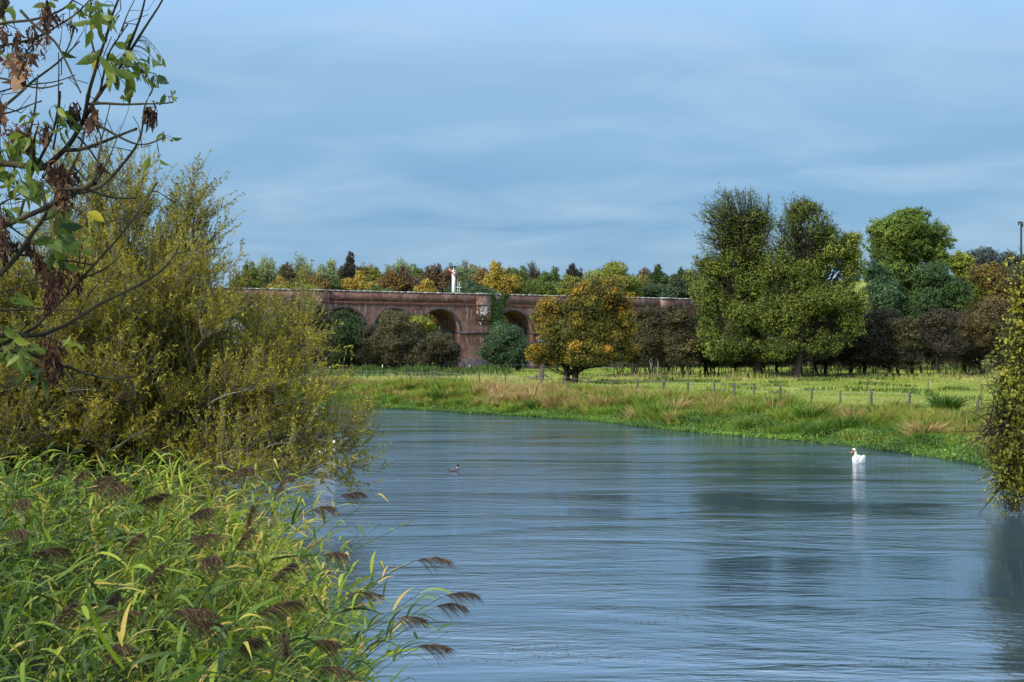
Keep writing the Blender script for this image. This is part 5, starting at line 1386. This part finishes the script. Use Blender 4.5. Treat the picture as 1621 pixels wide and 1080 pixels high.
for (px, py, sx, sy, cn, lp, tn) in lc:
    if px < 120 and py > 160: cn = int(cn * 1.5)
    nd = near_node(px, py); d_ = nd[2]
    for _ in range(cn):
        ax_, ay_ = px + rng.normal() * sx * .6, py + rng.normal() * sy * .6; dep = d_ + rng.normal() * .12
        p = ash_pt(ax_, ay_, dep); L = lp / PXM * rng.uniform(.8, 1.3)
        dv = np.array([rng.normal() * .7 + .15, rng.normal() * .5, -rng.uniform(.1, 1.1)])
        ash_leaf(p, dv, L, L * rng.uniform(.36, .46), tn + rng.normal() * .14, rng.uniform(.05, .4))
        nn = near_node(ax_, ay_); q = ash_pt(*nn)
        if np.linalg.norm(q - p) < .5: stalk.tube(curve_pts(q, p, 4, -.1), [.0016, .0013, .0012, .001], 3, .5)
leafm.build('foliage', ASHLEAF, ash_root); stalk.build('leaf_stalks', BARK_ASH, ash_root)

dead = [(72, 22, 10, 30, 26, .45), (72, 48, 7, 26, 34, .7), (52, 55, 5, 20, 16, .4), (28, 60, 6, 18, 16, .5), (28, 84, 6, 16, 16, .55), (24, 100, 18, 8, 26, .85), (34, 115, 12, 10, 18, .85), (48, 88, 9, 7, 14, .3), (4, 50, 8, 16, 20, .6), (3, 178, 8, 18, 22, .75),
        (28, 210, 14, 10, 26, .55), (42, 220, 8, 18, 22, .55), (70, 205, 8, 14, 22, .45), (118, 180, 8, 16, 24, .12), (148, 182, 7, 12, 18, .75), (136, 196, 6, 10, 12, .3), (95, 275, 14, 22, 50, .4), (110, 290, 14, 16, 36, .18), (100, 310, 9, 22, 34, .5), (80, 268, 10, 10, 16, .45),
        (4, 360, 7, 26, 44, .5), (6, 392, 6, 20, 26, .25), (75, 425, 9, 20, 46, .55), (82, 455, 8, 22, 50, .5), (98, 440, 9, 18, 36, .28), (76, 478, 5, 12, 18, .3), (124, 440, 3, 20, 14, .2), (60, 412, 6, 12, 18, .35), (84, 556, 12, 20, 70, .5), (88, 580, 9, 14, 36, .35), (70, 545, 7, 12, 22, .45),
        (238, 176, 7, 12, 30, .18), (110, 36, 5, 6, 8, .25), (95, 30, 7, 5, 8, .2), (143, 88, 3, 6, 3, .6), (160, 262, 5, 5, 7, .3), (50, 385, 8, 10, 14, .25), (20, 385, 10, 10, 14, .15)]
for (px, py, sx, sy, cn, tn) in dead:
    nd = near_node(px, py); d_ = nd[2]; km = MB()
    cn = int(cn * (1.9 if tn < .7 else 1.2))
    cx_ = np.stack([px + rng.normal(size=cn) * sx * .55, py + rng.normal(size=cn) * sy * .55, d_ + rng.normal(size=cn) * .05], 1)
    c = np.array([ash_pt(*q) for q in cx_])
    dv = np.stack([rng.normal(size=cn) * .35, rng.normal(size=cn) * .35, -np.ones(cn)], 1) if sy >= sx else rng.normal(size=(cn, 3)) + [0, 0, -.6]
    dv /= np.linalg.norm(dv, axis=1, keepdims=True)
    L = rng.uniform(.035, .062, cn) * (1.15 if tn > .7 else 1)
    t = np.linspace(0, 1, 4); PP = c[:, None] + dv[:, None] * (L[:, None] * t)[..., None] + rng.normal(size=(cn, 4, 3)) * .006
    sd_ = np.cross(dv, rand_dir(cn)); sd_ /= np.linalg.norm(sd_, axis=1, keepdims=True)
    sdk = sd_[:, None] + rng.normal(size=(cn, 4, 3)) * .45
    km.strips(PP, sdk, rng.uniform(.0055, .0125, cn)[:, None] * np.array([.3, 1, .9, .25]) * (2.3 if tn > .7 else 1), np.clip(rng.normal(tn, .2, cn), 0, 1))
    q = ash_pt(*nd); top_ = c[np.argmax(c[:, 2])]
    km.tube(curve_pts(q, top_, 4), [.002] * 4, 3, .2)
    o = km.build('seed_cluster', DEADL, ash_root)

# ------------------------------------------------------------------ birds
def lathe_body(mb, axis_pts, rad, sides=16, sq=None):
    """loft of elliptical rings: axis_pts (K,3), rad (K,2) = half width x, half height z, travelling mostly along y"""
    K = len(axis_pts); a = np.arange(sides) / sides * 2 * np.pi
    v = []
    for (c, r) in zip(axis_pts, rad):
        v.append(np.stack([c[0] + r[0] * np.cos(a), np.full(sides, c[1]), c[2] + r[1] * np.sin(a)], 1))
    v = np.concatenate(v); f = []
    for k in range(K - 1):
        for j in range(sides): f.append((k * sides + j, k * sides + (j + 1) % sides, (k + 1) * sides + (j + 1) % sides, (k + 1) * sides + j))
    mb.add(v, f); b = mb.n - len(v)
    mb.add(v[:sides], [list(range(sides))[::-1]]); mb.add(v[-sides:], [list(range(sides))])


def feather_mat(name, stops, axis, rough=.7):
    m, nt, out = new_mat(name); tcx = nt.nodes.new('ShaderNodeTexCoord'); s_ = nt.nodes.new('ShaderNodeSeparateXYZ'); nt.links.new(tcx.outputs['Object'], s_.inputs[0])
    n_ = noise_node(nt, 30, 3, .6, tcx.outputs['Object'])
    ma = nt.nodes.new('ShaderNodeMath'); ma.operation = 'MULTIPLY_ADD'; nt.links.new(n_.outputs['Fac'], ma.inputs[0]); ma.inputs[1].default_value = .03; nt.links.new(s_.outputs[axis], ma.inputs[2])
    r_ = ramp_node(nt, stops, ma.outputs[0]); r_.color_ramp.interpolation = 'LINEAR'
    p = nt.nodes.new('ShaderNodeBsdfPrincipled'); p.inputs['Roughness'].default_value = rough; p.inputs['Specular IOR Level'].default_value = .2
    nt.links.new(r_.outputs[0], p.inputs['Base Color']); nt.links.new(p.outputs[0], out.inputs[0]); return m


SWANW = feather_mat('swan_white', [(0.0, (.50, .50, .49)), (.2, (.70, .70, .69)), (.42, (.70, .67, .57)), (.6, (.66, .60, .42))], 2)
ORANGE = solid_mat('orange_bill', (.55, .13, .05), (.65, .18, .07), 20, .5, .4)
MASK = solid_mat('black_face', (.008, .008, .008), (.02, .02, .02), 20, .5, .4)


def make_swan(label, loc, rot, group):
    # local: faces -y, waterline z=0
    r_ = thing('mute_swan', label, 'swan', loc, group); r_['_w'] = [0, 0, 0]
    mb = MB()
    lathe_body(mb, [(0, -.40, .06), (0, -.34, .08), (0, -.20, .08), (0, .0, .09), (0, .25, .10), (0, .45, .13), (0, .60, .19), (0, .68, .22)],
               [(.03, .03), (.12, .10), (.20, .17), (.235, .20), (.22, .18), (.15, .12), (.06, .04), (.01, .01)])
    for s in (-1, 1):                         # folded wings, slightly raised
        lathe_body(mb, [(s * .13, -.24, .17), (s * .16, -.12, .20), (s * .17, .08, .22), (s * .14, .28, .25), (s * .08, .46, .26), (s * .03, .58, .26)],
                   [(.03, .04), (.075, .11), (.085, .13), (.075, .10), (.045, .06), (.01, .01)])
    neck = np.array([(0, -.30, .12), (0, -.40, .20), (0, -.43, .30), (0, -.40, .40), (-.01, -.385, .48), (-.025, -.40, .55), (-.05, -.44, .585), (-.07, -.49, .575), (-.085, -.535, .545)])
    mb.capped(neck, [.12, .088, .066, .056, .052, .056, .074, .064, .038], 12)
    o = mb.build('body', SWANW, r_, True)
    rm = o.modifiers.new('join', 'REMESH'); rm.mode = 'VOXEL'; rm.voxel_size = .014; rm.use_smooth_shade = True
    sm_ = o.modifiers.new('soft', 'SMOOTH'); sm_.iterations = 6; sm_.factor = .5
    bm_ = MB(); b0 = np.array([-.088, -.535, .545]); bm_.tube([b0, b0 + [-.018, -.05, -.045], b0 + [-.03, -.085, -.085], b0 + [-.034, -.10, -.10]], [.036, .031, .026, .010], 10); bm_.build('bill', ORANGE, r_, True)
    mk = MB(); mk.tube([b0 + [.012, .018, .022], b0 + [-.006, -.018, .002], b0 + [-.014, -.034, -.016]], [.042, .044, .030], 10); mk.tube([b0 + [-.004, -.03, .02], b0 + [-.012, -.05, .0]], [.016, .006], 8)
    for s in (-1, 1): mk.tube([b0 + [.02 + s * .034, .03, .02], b0 + [.01 + s * .03, -.005, .008]], [.010, .008], 6)
    mk.build('face_mask', MASK, r_, True)
    r_.rotation_euler = (0, 0, rot); return r_


p = px_world(1359, 733, 58); make_swan('white swan on open water near the right bank, head bowed to the left', (p[0], p[1], -.03), math.radians(-30), 'swans on the river')
p = px_world(517, 719, 63.5); make_swan('white swan half hidden behind the drooping willow twigs', (p[0], p[1], -.03), math.radians(60), 'swans on the river')

p = px_world(719, 746, 53.7)
dk = thing('mallard_duck', 'small dark headed drake swimming to the right in mid river', 'duck', (p[0], p[1], -.015)); dk['_w'] = [0, 0, 0]
mb = MB()
lathe_body(mb, [(0, .20, .04), (0, .16, .045), (0, .06, .05), (0, -.08, .05), (0, -.20, .06), (0, -.29, .085), (0, -.33, .10)], [(.03, .03), (.078, .062), (.10, .070), (.10, .068), (.07, .048), (.03, .022), (.006, .006)])
mb.capped([(0, .12, .06), (0, .165, .13), (0, .175, .19), (0, .19, .235), (0, .225, .240), (0, .262, .222)], [.065, .050, .046, .060, .058, .030], 12)
DUCKM = feather_mat('drake_feathers', [(0.0, (.24, .21, .20)), (.075, (.15, .12, .11)), (.135, (.07, .045, .04)), (.160, (.12, .07, .06)), (.165, (.70, .70, .68)), (.178, (.70, .70, .68)), (.185, (.008, .024, .020)), (.3, (.010, .034, .026))], 2, .5)
o = mb.build('body', DUCKM, dk, True)
rm = o.modifiers.new('join', 'REMESH'); rm.mode = 'VOXEL'; rm.voxel_size = .008; rm.use_smooth_shade = True
sm_ = o.modifiers.new('soft', 'SMOOTH'); sm_.iterations = 4
bm_ = MB(); bm_.tube([(0, .262, .222), (0, .295, .208), (0, .335, .196)], [.026, .021, .016], 8); bm_.build('bill', solid_mat('yellow_bill', (.35, .30, .05), (.45, .38, .08), 20, .5, .4), dk, True)
mb = MB(); mb.tube([(0, -.30, .09), (0, -.345, .115), (0, -.36, .10)], [.03, .022, .008], 8); mb.build('tail', MASK, dk, True)
dk.rotation_euler = (0, 0, math.radians(-48)); dk.scale = (.95, .95, .95)

# floating scraps of water weed
wd = MB()
for (px, py) in ((1090, 976), (1030, 986), (1075, 972), (745, 932), (820, 1030), (880, 1036), (860, 1024), (1270, 850), (1276, 848), (1480, 1052), (1440, 1048), (1545, 960), (950, 1042), (770, 1045), (1180, 930), (1300, 905), (660, 945)):
    Yw = 9450 / (py - HY); Xw = (px - CX) / F * Yw; n = 34
    P = np.stack([Xw + rng.normal(size=n) * .28, Yw + rng.normal(size=n) * .10, rng.uniform(.004, .02, n)], 1)
    nr = rng.normal(size=(n, 3)) * .12 + [0, 0, 1]; wd.leaves(P, rng.normal(size=(n, 3)) * [1, .5, .1], nr, rng.uniform(.03, .09, n), rng.uniform(.008, .02, n), np.clip(rng.normal(.3, .2, n), 0, 1))
tag(wd.build('floating_weed', L_['brownolive']), 'scattered brown scraps of floating water weed', 'weed', kind='stuff')
for o in bpy.data.objects:
    if '_w' in o: del o['_w']
